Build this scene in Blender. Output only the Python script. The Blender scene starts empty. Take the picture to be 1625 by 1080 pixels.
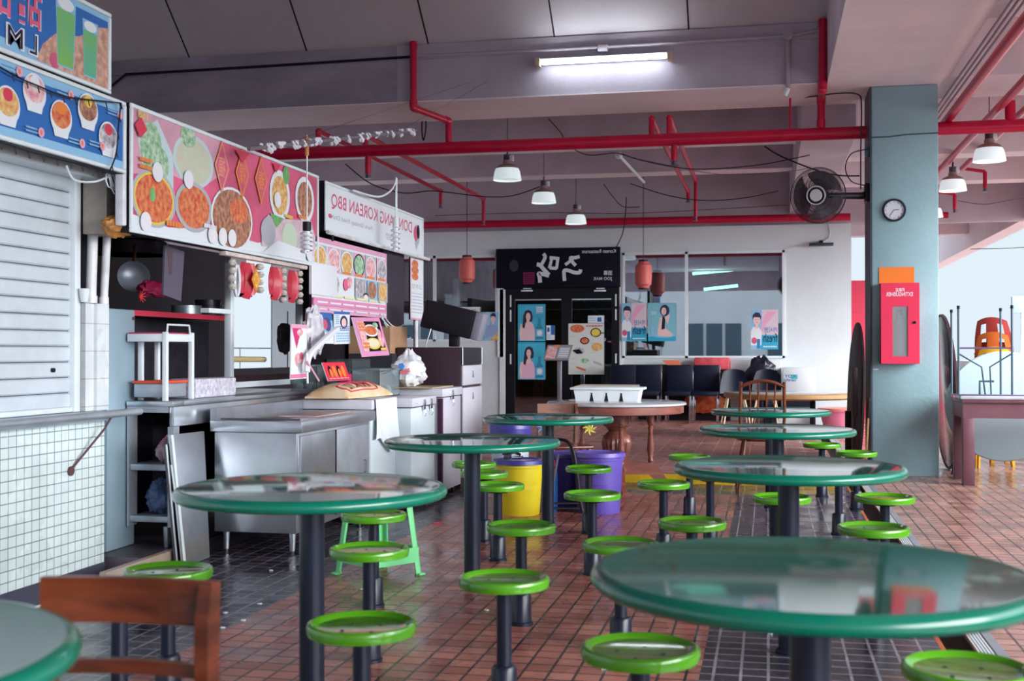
import bpy, bmesh, math, random
from mathutils import Vector, Matrix
random.seed(7)
S = bpy.context.scene
C = S.collection
PI = math.pi
# ---------------------------------------------------------------- camera, world, light, exposure
FPX, CAMH = 1890.0, 1.2
YAW, PITCH = math.atan(406/1890.0), math.atan(17/1890.0)
cam_d = bpy.data.cameras.new('camera'); cam = bpy.data.objects.new('camera', cam_d); C.objects.link(cam)
cam.location = (0, 0, CAMH); cam.rotation_euler = (PI/2+PITCH, 0, YAW)
cam_d.sensor_width = 36; cam_d.lens = 36*FPX/1625
cam_d.clip_start = .05; cam_d.clip_end = 300
cam_d.dof.use_dof = True; cam_d.dof.focus_distance = 9.5; cam_d.dof.aperture_fstop = 4.0
S.camera = cam
vs = S.view_settings
vs.view_transform = 'Standard'; vs.look = 'None'; vs.gamma = 1; vs.exposure = 1.05; vs.use_curve_mapping = False
W = bpy.data.worlds.new('world'); S.world = W; W.use_nodes = True
nt = W.node_tree; nt.nodes.clear()
wo = nt.nodes.new('ShaderNodeOutputWorld'); bg = nt.nodes.new('ShaderNodeBackground')
tc = nt.nodes.new('ShaderNodeTexCoord'); dp = nt.nodes.new('ShaderNodeVectorMath'); dp.operation = 'DOT_PRODUCT'
dp.inputs[1].default_value = Vector((0.72, -0.42, 0.55)).normalized()
mr = nt.nodes.new('ShaderNodeMapRange'); mr.interpolation_type = 'SMOOTHSTEP'
mr.inputs['From Min'].default_value = 0.25; mr.inputs['From Max'].default_value = 1.0
mr.inputs['To Min'].default_value = .60; mr.inputs['To Max'].default_value = 4.4
nt.links.new(tc.outputs['Generated'], dp.inputs[0]); nt.links.new(dp.outputs['Value'], mr.inputs['Value'])
nt.links.new(mr.outputs['Result'], bg.inputs['Strength'])
bg.inputs['Color'].default_value = (0.62, 0.71, 0.78, 1)
nt.links.new(bg.outputs[0], wo.inputs[0])
sun_d = bpy.data.lights.new('sun', 'SUN'); sun = bpy.data.objects.new('sun', sun_d); C.objects.link(sun)
sun_d.energy = 3.5; sun_d.angle = math.radians(50); sun_d.color = (1.0, .97, .93)
sun.rotation_euler = Vector((-0.80, 0.38, -0.36)).to_track_quat('-Z', 'Y').to_euler()
sun.location = (12, -4, 8)

def ray(x, y):
    a = (x-812.5)/FPX; b = (540-y)/FPX
    c, s = math.cos(YAW), math.sin(YAW); cp, sp = math.cos(PITCH), math.sin(PITCH)
    return Vector((-s*cp+a*c+b*s*sp, c*cp+a*s-b*c*sp, sp+b*cp))
def P(x, y, h=None, X=None, Y=None):
    d = ray(x, y)
    t = (h-CAMH)/d.z if h is not None else (X/d.x if X is not None else Y/d.y)
    return Vector((d.x*t, d.y*t, CAMH+d.z*t))
def V(*a): return Vector(a)

# ---------------------------------------------------------------- materials
MATS = {}
def mat(name, col, rough=.5, metal=0, var=.0, scale=8, bump=0, bscale=40, coat=0, spec=.5, emit=None, es=0, trans=0, alpha=1, col2=None, detail=4, stretch=None, ior=1.45):
    if name in MATS: return MATS[name]
    m = bpy.data.materials.new(name); m.use_nodes = True; n = m.node_tree.nodes; l = m.node_tree.links
    b = n['Principled BSDF']
    b.inputs['Base Color'].default_value = (*col, 1); b.inputs['Roughness'].default_value = rough
    b.inputs['Metallic'].default_value = metal; b.inputs['Specular IOR Level'].default_value = spec
    b.inputs['Coat Weight'].default_value = coat; b.inputs['Coat Roughness'].default_value = .05
    b.inputs['IOR'].default_value = ior
    if trans: b.inputs['Transmission Weight'].default_value = trans
    if alpha < 1: b.inputs['Alpha'].default_value = alpha
    if emit: b.inputs['Emission Color'].default_value = (*emit, 1); b.inputs['Emission Strength'].default_value = es
    t = n.new('ShaderNodeTexCoord'); mp = n.new('ShaderNodeMapping'); l.new(t.outputs['Object'], mp.inputs[0])
    if stretch: mp.inputs['Scale'].default_value = stretch
    if var or col2:
        z = n.new('ShaderNodeTexNoise'); z.inputs['Scale'].default_value = scale; z.inputs['Detail'].default_value = detail
        z.inputs['Roughness'].default_value = .6
        l.new(mp.outputs[0], z.inputs['Vector'])
        r = n.new('ShaderNodeValToRGB'); r.color_ramp.elements[0].position = .35; r.color_ramp.elements[1].position = .65
        c2 = col2 if col2 else tuple(min(1, c*(1+var)) for c in col)
        c1 = col if col2 else tuple(c*(1-var) for c in col)
        r.color_ramp.elements[0].color = (*c1, 1); r.color_ramp.elements[1].color = (*c2, 1)
        l.new(z.outputs['Fac'], r.inputs[0]); l.new(r.outputs[0], b.inputs['Base Color'])
    if bump:
        z = n.new('ShaderNodeTexNoise'); z.inputs['Scale'].default_value = bscale; z.inputs['Detail'].default_value = 5
        l.new(mp.outputs[0], z.inputs['Vector'])
        u = n.new('ShaderNodeBump'); u.inputs['Strength'].default_value = bump; u.inputs['Distance'].default_value = .02
        l.new(z.outputs['Fac'], u.inputs['Height']); l.new(u.outputs[0], b.inputs['Normal'])
    MATS[name] = m
    return m
def tilemat(name, w, h, cols, grout, rough=.3, msize=.004, zones=None, axes='XY', bump=.25, dirt=.25):
    """grid of tiles on two object axes; zones = function(nodes, links, sep) -> factor socket choosing the dark pair"""
    m = bpy.data.materials.new(name); m.use_nodes = True; n = m.node_tree.nodes; l = m.node_tree.links
    b = n['Principled BSDF']; g = n.new('ShaderNodeNewGeometry'); sx = n.new('ShaderNodeSeparateXYZ'); l.new(g.outputs['Position'], sx.inputs[0])
    cb = n.new('ShaderNodeCombineXYZ'); l.new(sx.outputs[axes[0]], cb.inputs['X']); l.new(sx.outputs[axes[1]], cb.inputs['Y'])
    def brick(c1, c2, mo):
        k = n.new('ShaderNodeTexBrick'); k.offset = 0; k.squash = 1
        k.inputs['Scale'].default_value = 1; k.inputs['Brick Width'].default_value = w; k.inputs['Row Height'].default_value = h
        k.inputs['Mortar Size'].default_value = msize; k.inputs['Mortar Smooth'].default_value = .2
        k.inputs['Color1'].default_value = (*c1, 1); k.inputs['Color2'].default_value = (*c2, 1); k.inputs['Mortar'].default_value = (*mo, 1)
        l.new(cb.outputs[0], k.inputs['Vector']); return k
    k = brick(cols[0], cols[1], grout)
    out = k.outputs['Color']
    if zones:
        k2 = brick(cols[2], cols[3], zones[1])
        mx = n.new('ShaderNodeMix'); mx.data_type = 'RGBA'
        l.new(zones[0](n, l, sx), mx.inputs['Factor']); l.new(k.outputs['Color'], mx.inputs['A']); l.new(k2.outputs['Color'], mx.inputs['B'])
        out = mx.outputs['Result']
    z = n.new('ShaderNodeTexNoise'); z.inputs['Scale'].default_value = 3.5; z.inputs['Detail'].default_value = 6
    l.new(g.outputs['Position'], z.inputs['Vector'])
    r = n.new('ShaderNodeMapRange'); r.inputs['From Min'].default_value = .3; r.inputs['From Max'].default_value = .7
    r.inputs['To Min'].default_value = 1-dirt; r.inputs['To Max'].default_value = 1+dirt*.6
    l.new(z.outputs['Fac'], r.inputs['Value'])
    mu = n.new('ShaderNodeVectorMath'); mu.operation = 'SCALE'; l.new(out, mu.inputs[0]); l.new(r.outputs[0], mu.inputs['Scale'])
    l.new(mu.outputs[0], b.inputs['Base Color'])
    rr = n.new('ShaderNodeMapRange'); rr.inputs['From Min'].default_value = .35; rr.inputs['From Max'].default_value = .65
    rr.inputs['To Min'].default_value = rough*.6; rr.inputs['To Max'].default_value = rough*1.5
    l.new(z.outputs['Fac'], rr.inputs['Value']); l.new(rr.outputs[0], b.inputs['Roughness'])
    bu = n.new('ShaderNodeBump'); bu.invert = True; bu.inputs['Strength'].default_value = bump; bu.inputs['Distance'].default_value = .004
    l.new(k.outputs['Fac'], bu.inputs['Height']); l.new(bu.outputs[0], b.inputs['Normal'])
    return m
def floor_zone(n, l, sx):
    def m(op, a, b=None):
        q = n.new('ShaderNodeMath'); q.operation = op
        for i, v in enumerate((a, b)):
            if v is None: continue
            if isinstance(v, (int, float)): q.inputs[i].default_value = v
            else: l.new(v, q.inputs[i])
        return q.outputs[0]
    X, Y = sx.outputs['X'], sx.outputs['Y']
    a = m('LESS_THAN', X, -2.3)
    b = m('MULTIPLY', m('GREATER_THAN', X, -.25), m('LESS_THAN', X, .68))
    c = m('MULTIPLY', m('GREATER_THAN', Y, 10.1), m('LESS_THAN', X, .68))
    return m('MAXIMUM', m('MAXIMUM', a, b), c)
M_floor = tilemat('floor_tiles', .1, .1, [(.28, .085, .065), (.42, .17, .125), (.024, .019, .034), (.048, .034, .052)], (.035, .02, .025), rough=.25, zones=(floor_zone, (.22, .20, .24)), dirt=.35, msize=.006, bump=.5)
M_floor_r = tilemat('pale_red_tiles', .1, .1, [(.42, .22, .18), (.50, .28, .23)], (.08, .05, .05), rough=.22, dirt=.3, msize=.006, bump=.5)
M_plat = tilemat('raised_red_tiles', .2, .2, [(.36, .14, .12), (.44, .19, .16)], (.55, .40, .38), rough=.45, dirt=.2, msize=.006)
M_wtile = tilemat('white_mosaic', .062, .053, [(.60, .70, .70), (.66, .75, .75)], (.20, .23, .27), rough=.25, axes='YZ', msize=.0028, dirt=.12)
M_wtile2 = tilemat('white_wall_tiles', .11, .15, [(.72, .76, .80), (.76, .80, .83)], (.5, .5, .5), rough=.3, axes='XZ', msize=.003, dirt=.2)
def concrete(name, c, cracks=.0, var=.12):
    m = mat(name, c, .75, var=var, scale=1.6, detail=8, bump=.25, bscale=12)
    return m
M_conc = concrete('mauve_painted_concrete', (.60, .50, .58))
M_soff = concrete('pale_mauve_concrete', (.82, .72, .77), var=.04)
M_pill = mat('blue_grey_paint', (.27, .43, .48), .55, var=.05, scale=2, bump=.15, bscale=18)
M_white = mat('white_wall_paint', (.64, .68, .72), .6, var=.03, scale=2)
M_purple = mat('dim_purple_paint', (.22, .19, .27), .7, var=.1, scale=2)
# rough patched plaster on the front beam
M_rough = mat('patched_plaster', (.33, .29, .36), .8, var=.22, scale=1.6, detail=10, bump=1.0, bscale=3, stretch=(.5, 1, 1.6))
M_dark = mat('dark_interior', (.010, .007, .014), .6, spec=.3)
M_dsteel = mat('dark_steel', (.10, .09, .12), .35, .6, var=.3, scale=3)
M_steel = mat('stainless_steel', (.52, .55, .60), .28, .85, var=.12, scale=3, bump=.05, bscale=6)
M_steel2 = mat('dull_steel', (.42, .46, .52), .35, .55, var=.12, scale=4)
M_bsteel = mat('blue_grey_sheet', (.30, .42, .50), .35, .25, var=.06, scale=3)
M_slat = mat('shutter_slats', (.60, .66, .72), .4, .15, var=.06, scale=5)
M_alu = mat('white_frame_paint', (.72, .78, .82), .35, var=.04, scale=4)
M_pipew = mat('white_pipe', (.70, .70, .74), .4, var=.15, scale=6)
M_red = mat('red_pipe_paint', (.52, .004, .045), .3, var=.12, scale=5)
M_navy = mat('navy_pole_paint', (.008, .012, .028), .28, var=.15, scale=6, spec=.45)
M_green = mat('green_table_top', (.006, .115, .082), .08, coat=.1, spec=.45, var=.06, scale=4)
M_greenr = mat('green_table_rim', (.0, .15, .095), .2, coat=.35)
M_seat = mat('bright_green_enamel', (.075, .30, .006), .2, coat=.4, var=.06, scale=6)
M_seatd = mat('worn_green_enamel', (.06, .20, .012), .15, coat=.8, var=.25, scale=9)
M_black = mat('black_plastic', (.008, .008, .013), .45, spec=.3)
M_leath = mat('black_leather', (.006, .009, .026), .45, spec=.35, bump=.05, bscale=60)
M_wood = mat('orange_brown_wood', (.12, .026, .009), .3, var=.5, scale=4, stretch=(1, 1, 5), coat=.25)
M_wood2 = mat('reddish_brown_wood', (.24, .075, .055), .35, var=.25, scale=4, stretch=(1, 1, 5), coat=.2)
M_dwood = mat('dark_wood', (.022, .009, .012), .5, var=.3, scale=5, stretch=(1, 1, 4), spec=.3)
M_desk = mat('plum_brown_wood', (.15, .06, .08), .35, var=.15, scale=4)
M_tan = mat('tan_edge_wood', (.42, .24, .11), .45, var=.15, scale=5)
M_marb = mat('pale_marble', (.55, .58, .62), .12, var=.1, scale=5, coat=.4)
M_chrome = mat('chrome', (.6, .62, .68), .12, 1)
M_pcol = {}
def pc(name, c, r=.5, *a, **k):
    if name not in M_pcol: M_pcol[name] = mat(name, c, r, *a, **k)
    return M_pcol[name]
p_white = pc('print_white', (.72, .75, .80)); p_blue = pc('print_blue', (.02, .13, .42)); p_lblue = pc('print_light_blue', (.25, .48, .70))
p_cyan = pc('print_cyan', (.03, .36, .55)); p_pink = pc('print_pink', (.74, .36, .52)); p_red = pc('print_red', (.62, .04, .08))
p_rose = pc('print_rose', (.62, .10, .20), var=.25, scale=2.0); p_skin = pc('print_skin', (.78, .52, .50)); p_hair = pc('print_dark_hair', (.03, .025, .06))
p_green = pc('print_green', (.16, .42, .14), var=.3, scale=9); p_yel = pc('print_yellow', (.75, .55, .08)); p_or = pc('print_orange', (.75, .22, .04))
p_black = pc('print_black', (.006, .006, .016), .6, spec=.15); p_grey = pc('print_grey', (.42, .43, .48)); p_navy = pc('print_navy', (.01, .012, .04), .3)
f_red = pc('print_red_food', (.55, .05, .03), col2=(.72, .28, .10), scale=28); f_grn = pc('print_green_food', (.12, .33, .16), col2=(.55, .68, .50), scale=26)
f_brn = pc('print_brown_food', (.22, .07, .05), col2=(.55, .28, .16), scale=30); f_ora = pc('print_orange_food', (.62, .20, .05), col2=(.75, .60, .25), scale=28)
f_pnk = pc('print_pink_food', (.68, .18, .26), col2=(.82, .66, .62), scale=26); f_gry = pc('print_grey_food', (.20, .17, .22), col2=(.66, .62, .64), scale=34)
f_brick = pc('print_brick', (.42, .20, .15), col2=(.70, .42, .30), scale=24)

# ---------------------------------------------------------------- geometry helpers
class MB:
    def __init__(s): s.v = []; s.f = []; s.m = []; s.sm = []; s.mats = []
    def mi(s, m):
        if m not in s.mats: s.mats.append(m)
        return s.mats.index(m)
    def add(s, vs_, fs, m, smooth=False):
        o = len(s.v); s.v += [Vector(q) for q in vs_]; k = s.mi(m)
        for f in fs: s.f.append([i+o for i in f]); s.m.append(k); s.sm.append(smooth)
        return s
    def box(s, a, b, m, rot=None, piv=None):
        x0, y0, z0 = a; x1, y1, z1 = b
        vs_ = [V(x, y, z) for z in (z0, z1) for y in (y0, y1) for x in (x0, x1)]
        if rot is not None:
            pv = V(*piv) if piv else (V(*a)+V(*b))/2
            R = rot if isinstance(rot, Matrix) else Matrix.Rotation(rot, 3, 'Z')
            vs_ = [R @ (q-pv)+pv for q in vs_]
        return s.add(vs_, [(0, 2, 3, 1), (4, 5, 7, 6), (0, 1, 5, 4), (2, 6, 7, 3), (0, 4, 6, 2), (1, 3, 7, 5)], m)
    def bbox(s, a, b, m, r=.01, rot=None, piv=None, seg=2):
        """bevelled box"""
        bm = bmesh.new(); bmesh.ops.create_cube(bm, size=1)
        c = (V(*a)+V(*b))/2; d = V(*b)-V(*a); d = V(abs(d.x), abs(d.y), abs(d.z))
        for q in bm.verts: q.co = V(q.co.x*d.x, q.co.y*d.y, q.co.z*d.z)
        r = min(r, min(d)*.49)
        bmesh.ops.bevel(bm, geom=list(bm.edges), offset=r, segments=seg, affect='EDGES', profile=.5)
        bm.verts.index_update()
        vs_ = [q.co.copy() for q in bm.verts]
        if rot is not None:
            R = rot if isinstance(rot, Matrix) else Matrix.Rotation(rot, 3, 'Z')
            pv = (V(*piv)-c) if piv else V(0, 0, 0)
            vs_ = [R @ (q-pv)+pv for q in vs_]
        s.add([q+c for q in vs_], [[w.index for w in f.verts] for f in bm.faces], m, True)
        bm.free(); return s
    def cyl(s, a, b, r, m, n=16, r2=None, caps=True, smooth=True):
        a, b = V(*a), V(*b); r2 = r if r2 is None else r2
        d = (b-a).normalized(); u = d.orthogonal().normalized(); w = d.cross(u)
        ring = lambda c, q: [c+(u*math.cos(2*PI*i/n)+w*math.sin(2*PI*i/n))*q for i in range(n)]
        s.add(ring(a, r)+ring(b, r2), [(i, (i+1) % n, n+(i+1) % n, n+i) for i in range(n)], m, smooth)
        if caps:
            s.add(ring(a, r), [tuple(range(n-1, -1, -1))], m); s.add(ring(b, r2), [tuple(range(n))], m)
        return s
    def tube(s, pts, r, m, n=8, closed=False, caps=True):
        pts = [V(*p) for p in pts]; N = len(pts); vs_ = []; prev = None
        for i, p in enumerate(pts):
            if closed: d = pts[(i+1) % N]-pts[i-1]
            else: d = pts[min(i+1, N-1)]-pts[max(i-1, 0)]
            d.normalize()
            u = d.orthogonal().normalized() if prev is None else (prev-d*prev.dot(d)).normalized()
            prev = u; w = d.cross(u); rr = r[i] if isinstance(r, (list, tuple)) else r
            vs_ += [p+(u*math.cos(2*PI*k/n)+w*math.sin(2*PI*k/n))*rr for k in range(n)]
        fs = []
        for i in range(N if closed else N-1):
            j = (i+1) % N
            fs += [(i*n+k, i*n+(k+1) % n, j*n+(k+1) % n, j*n+k) for k in range(n)]
        if caps and not closed: fs += [tuple(range(n-1, -1, -1)), tuple((N-1)*n+k for k in range(n))]
        return s.add(vs_, fs, m, True)
    def lathe(s, prof, m, c=(0, 0, 0), n=40, M=None, caps=True, mats=None):
        """prof list of (r,z); M optional 3x3 matrix"""
        c = V(*c); k = len(prof); vs_ = []
        for i in range(n):
            a = 2*PI*i/n
            for r, z in prof:
                q = V(r*math.cos(a), r*math.sin(a), z)
                vs_.append((M @ q if M else q)+c)
        fs = []
        for j in range(k-1):
            fj = [(i*k+j, ((i+1) % n)*k+j, ((i+1) % n)*k+j+1, i*k+j+1) for i in range(n)]
            fs.append(fj)
        o = len(s.v); s.v += vs_
        for j, fj in enumerate(fs):
            kk = s.mi(mats[j] if mats else m)
            for f in fj: s.f.append([x+o for x in f]); s.m.append(kk); s.sm.append(True)
        if caps:
            for j in (0, k-1):
                if prof[j][0] > 1e-5:
                    s.f.append([o+i*k+j for i in (range(n-1, -1, -1) if j == 0 else range(n))]); s.m.append(s.mi((mats[0] if j == 0 else mats[-1]) if mats else m)); s.sm.append(False)
        return s
    def poly(s, pts, th, m, nrm=None):
        """thick polygon: pts 3-D, extruded by vector th"""
        n = len(pts); pts = [V(*p) for p in pts]; th = V(*th)
        return s.add(pts+[p+th for p in pts], [tuple(range(n-1, -1, -1)), tuple(range(n, 2*n))]+[(i, (i+1) % n, n+(i+1) % n, n+i) for i in range(n)], m)
    def sph(s, c, r, m, n=16, k=10, sc=(1, 1, 1)):
        pr = [(max(0, math.sin(PI*i/k))*r, -math.cos(PI*i/k)*r) for i in range(k+1)]
        return s.lathe(pr, m, c=c, n=n, M=Matrix(((sc[0], 0, 0), (0, sc[1], 0), (0, 0, sc[2]))), caps=False)
    def build(s, name, parent=None, world=True):
        off = V(0, 0, 0); p = parent
        while p is not None and world: off = off+p.location; p = p.parent
        me = bpy.data.meshes.new(name); me.from_pydata([q-off for q in s.v], [], s.f)
        for m in s.mats: me.materials.append(m)
        me.polygons.foreach_set('material_index', s.m); me.polygons.foreach_set('use_smooth', s.sm)
        me.update()
        if any(s.sm):
            try: me.set_sharp_from_angle(angle=math.radians(42))
            except Exception: pass
        o = bpy.data.objects.new(name, me); C.objects.link(o)
        if parent is not None: o.parent = parent
        return o
def thing(name, label, cat, loc, rz=0, group=None):
    o = bpy.data.objects.new(name, None); C.objects.link(o); o.location = loc; o.rotation_euler = (0, 0, rz)
    o.empty_display_size = .1; o['label'] = label; o['category'] = cat
    if group: o['group'] = group
    return o
def tag(o, label, cat, group=None):
    o['label'] = label; o['category'] = cat
    if group: o['group'] = group
    return o
def struct(o): o['kind'] = 'structure'; return o
def dup(root, loc, rz=0, label=None, group=None):
    r = root.copy(); C.objects.link(r); r.location = loc; r.rotation_euler = (0, 0, rz)
    if label: r['label'] = label
    if group: r['group'] = group
    for ch in list(root.children):
        c = ch.copy(); C.objects.link(c); c.parent = r
        for g in ch.children:
            d = g.copy(); C.objects.link(d); d.parent = c
    return r
def L(m, name, parent): return m.build(name, parent, world=False)
def catmull(pts, k=6):
    pts = [V(*p) for p in pts]; out = []
    for i in range(len(pts)-1):
        p0 = pts[max(i-1, 0)]; p1 = pts[i]; p2 = pts[i+1]; p3 = pts[min(i+2, len(pts)-1)]
        for j in range(k):
            t = j/k
            out.append(.5*((2*p1)+(p2-p0)*t+(2*p0-5*p1+4*p2-p3)*t*t+(3*p1-p0-3*p2+p3)*t**3))
    return out+[pts[-1]]
def sag(a, b, d, k=12):
    a, b = V(*a), V(*b)
    return [a.lerp(b, i/k)-V(0, 0, d*4*(i/k)*(1-i/k)) for i in range(k+1)]
_fc = {}
def text_geo(body, bold=.012):
    body0 = body; body = (body, bold)
    if body in _fc: return _fc[body]
    c = bpy.data.curves.new('t', 'FONT'); c.body = body0; c.resolution_u = 3; c.offset = bold
    o = bpy.data.objects.new('t', c); C.objects.link(o)
    bpy.context.view_layer.update()
    me = bpy.data.meshes.new_from_object(o.evaluated_get(bpy.context.evaluated_depsgraph_get()))
    vs_ = [(q.co.x, q.co.y) for q in me.vertices]; fs = [tuple(p.vertices) for p in me.polygons]
    bpy.data.objects.remove(o); bpy.data.meshes.remove(me)
    x0 = min(q[0] for q in vs_); x1 = max(q[0] for q in vs_); y0 = min(q[1] for q in vs_); y1 = max(q[1] for q in vs_)
    vs_ = [((a-x0)/(x1-x0), (b-y0)/(y1-y0)) for a, b in vs_]
    _fc[body] = (vs_, fs, (x1-x0)/(y1-y0)); return _fc[body]
class Dec(MB):
    """flat print: unit frame o + u*U + v*Vv, u,v in 0..1 (left-right, bottom-top as the photo shows it), layers stacked along n"""
    def __init__(s, o, U, Vv, n, step=.0003):
        super().__init__(); s.o = V(*o); s.U = V(*U); s.V = V(*Vv); s.n = V(*n).normalized(); s.step = step; s.k = 0
    def pt(s, u, v): return s.o+s.U*u+s.V*v+s.n*(s.step*(s.k+1))
    def poly_(s, pts, m): s.k += 1; s.add([s.pt(*q) for q in pts], [tuple(range(len(pts)))], m); return s
    def rect(s, a, b, c, d, m): return s.poly_([(a, b), (c, b), (c, d), (a, d)], m)
    def ell(s, cu, cv, ru, rv, m, n=24, a0=0, a1=2*PI):
        return s.poly_([(cu+ru*math.cos(a0+(a1-a0)*i/n), cv+rv*math.sin(a0+(a1-a0)*i/n)) for i in range(n)], m)
    def dish(s, cu, cv, ru, rv, food, rim=None, k=.78):
        s.ell(cu, cv, ru, rv, rim or p_white); return s.ell(cu, cv, ru*k, rv*k, food)
    def txt(s, body, u0, v0, u1, v1, m, mirror=True, bold=.012):
        s.k += 1; vs_, fs, _ = text_geo(body, bold)
        s.add([s.pt(u0+(u1-u0)*((1-a) if mirror else a), v0+(v1-v0)*b) for a, b in vs_], fs, m); return s
    def stroke(s, pts, w, m, asp=1.0):
        """thick line; w in v-units, asp = |U|/|V|"""
        s.k += 1; n = len(pts); A = []; B = []
        for i, (u, v) in enumerate(pts):
            x0, y0 = pts[max(i-1, 0)]; x1, y1 = pts[min(i+1, n-1)]
            dx, dy = (x1-x0)*asp, y1-y0; q = math.hypot(dx, dy) or 1
            ww = w[i] if isinstance(w, (list, tuple)) else w
            nx, ny = -dy/q*ww/2/asp, dx/q*ww/2
            A.append((u+nx, v+ny)); B.append((u-nx, v-ny))
        vs_ = [s.pt(*q) for q in A+B]
        s.add(vs_, [(i, i+1, n+i+1, n+i) for i in range(n-1)], m); return s
    def marks(s, u0, v0, u1, v1, rows, m, fill=.5, rnd=None):
        rnd = rnd or random.Random(5); s.k += 1; h = (v1-v0)/rows
        for r in range(rows):
            u = u0
            while u < u1:
                w = (u1-u0)*rnd.uniform(.06, .18); e = min(u+w, u1); v = v0+r*h
                s.add([s.pt(u, v+h*.25), s.pt(e, v+h*.25), s.pt(e, v+h*(.25+fill)), s.pt(u, v+h*(.25+fill))], [(0, 1, 2, 3)], m)
                u = e+(u1-u0)*.03
        return s

# ================================================================ THE SETTING
YB = 19.8                                   # face of the white back wall
FZ = .08                                    # raised floor by that wall
m = MB()
m.box((-3.3, -8, -.2), (.68, 30, 0), M_floor); struct(m.build('floor'))
m = MB(); m.box((.925, -12, -.2), (9, 40, 0), M_floor_r); struct(m.build('floor.001'))
m = MB(); m.box((-9, 10.95, 0.0005), (.60, YB+.3, FZ), M_plat); struct(m.build('floor.002'))
m = MB(); m.box((-3.2, 10.90, 0), (.60, 10.95, FZ), pc('yellow_edge_paint', (.72, .46, .02), .5, var=.2, scale=6)); struct(m.build('trim_1'))
m = MB(); m.box((9.0, -60, -.3), (60, 90, -.01), mat('bounce_ground', (.58, .57, .56), .8, var=.08, scale=.5)); m.box((-30, -60, -.3), (9, -12, -.01), MATS['bounce_ground']); struct(m.build('added_bounce_floor'))  # added pale ground that bounces light up onto the soffits
m = MB()                                     # drain channel
m.box((.68, -8, -.2), (.91, 40, -.12), M_dark); m.box((.68, -8, -.12), (.70, 40, -.002), pc('worn_yellow_red_paint', (.45, .22, .03), .6, col2=(.40, .05, .03), scale=5))
m.box((.885, -8, -.12), (.925, 40, .002), M_steel2)
struct(m.build('trim_2'))
m = MB()
for i in range(5): m.box((.82+i*.013, -8, -.01), (.825+i*.013, 40, .0), M_alu)
struct(m.build('trim_3'))
# stall kerb and platform
M_kerb = mat('kerb_plaster', (.45, .40, .38), .7, col2=(.36, .24, .17), scale=2.4)
m = MB(); m.box((-3.30, 5.45, 0), (-3.262, 6.42, .085), M_kerb); struct(m.build('trim_4'))
m = MB(); m.box((-9, 5.9, -.05), (-3.301, 10.949, .079), mat('stall_floor', (.10, .08, .10), .4, var=.3, scale=3)); struct(m.build('floor.003'))
m = MB(); m.box((-3.2985, 6.425, 0), (-3.27, 10.9, .08), M_dark); struct(m.build('trim_5'))
# tiled stall front
m = MB(); m.box((-3.72, -3, .06), (-3.52, 5.857, .83), M_wtile); m.box((-3.72, -3, -.05), (-3.515, 5.859, .06), mat('dark_plinth', (.05, .05, .08), .5)); struct(m.build('wall_left'))
m = MB(); m.box((-4.1, -3, .83), (-3.46, 5.90, .875), mat('counter_sill', (.36, .42, .50), .35, .2, var=.1, scale=4)); struct(m.build('trim_6'))
# end column of the first stall, tiled
m = MB(); m.box((-3.75, 5.80, .876), (-3.60, 5.955, 1.46), M_wtile2); m.box((-3.60, 5.88, .876), (-3.58, 6.0, 1.46), M_wtile2); struct(m.build('wall_left.001'))
# stall shells: back, partitions, and an added roof keeping the inside dark
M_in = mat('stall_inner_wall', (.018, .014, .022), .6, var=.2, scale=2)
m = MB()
m.box((-9.1, -3, 2.40), (-3.42, 11.1, 2.44), M_in); struct(m.build('added_stall_roof'))
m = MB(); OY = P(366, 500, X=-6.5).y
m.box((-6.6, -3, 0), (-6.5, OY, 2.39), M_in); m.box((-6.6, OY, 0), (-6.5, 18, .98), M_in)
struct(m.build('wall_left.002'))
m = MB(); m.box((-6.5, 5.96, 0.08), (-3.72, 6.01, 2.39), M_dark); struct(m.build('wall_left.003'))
# upper side wall above the stalls, added to darken the left side
m = MB(); m.box((-9.4, -12, 2.2), (-9.2, YB+.2, 7), M_conc); struct(m.build('added_side_wall'))
# big front beam and the sloping soffit that rises towards the camera from it
BY0, BY1, BZ = 11.8, 12.8, 3.78
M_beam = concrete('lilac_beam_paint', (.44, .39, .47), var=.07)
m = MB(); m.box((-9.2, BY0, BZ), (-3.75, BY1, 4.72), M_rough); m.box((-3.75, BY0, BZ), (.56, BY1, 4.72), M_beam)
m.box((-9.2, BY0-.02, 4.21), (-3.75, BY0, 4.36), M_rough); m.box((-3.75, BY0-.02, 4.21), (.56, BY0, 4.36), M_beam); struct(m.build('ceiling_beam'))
m = MB(); m.box((-9.2, BY0-.015, BZ-.012), (.56, BY1+.01, BZ-.001), M_soff); struct(m.build('ceiling_beam.001'))
m = MB()
T0, T1 = V(0, BY0, 4.36), V(0, 9.3, 6.6)
m.poly([(-9.2, T0.y, T0.z), (.56, T0.y, T0.z), (.56, T1.y, T1.z), (-9.2, T1.y, T1.z)], (0, .08, .08), mat('sloping_soffit', (.52, .46, .50), .6, var=.05, scale=1.5))
m.box((-9.2, -12, 6.6), (.56, 9.3, 6.7), M_conc); struct(m.build('ceiling'))
m = MB()
for x in [P(*q, Y=BY0).x for q in ((301, 88), (487, 83), (680, 73), (880, 58), (1093, 44))]:
    m.box((x-.008, T1.y, 0), (x+.008, T0.y, .004), M_dark)
for q in m.v:
    t = (T0.y-q.y)/(T0.y-T1.y); dz = q.z; q.z = T0.z+(T1.z-T0.z)*t-.004+dz*.5
struct(m.build('trim_7'))
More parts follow.
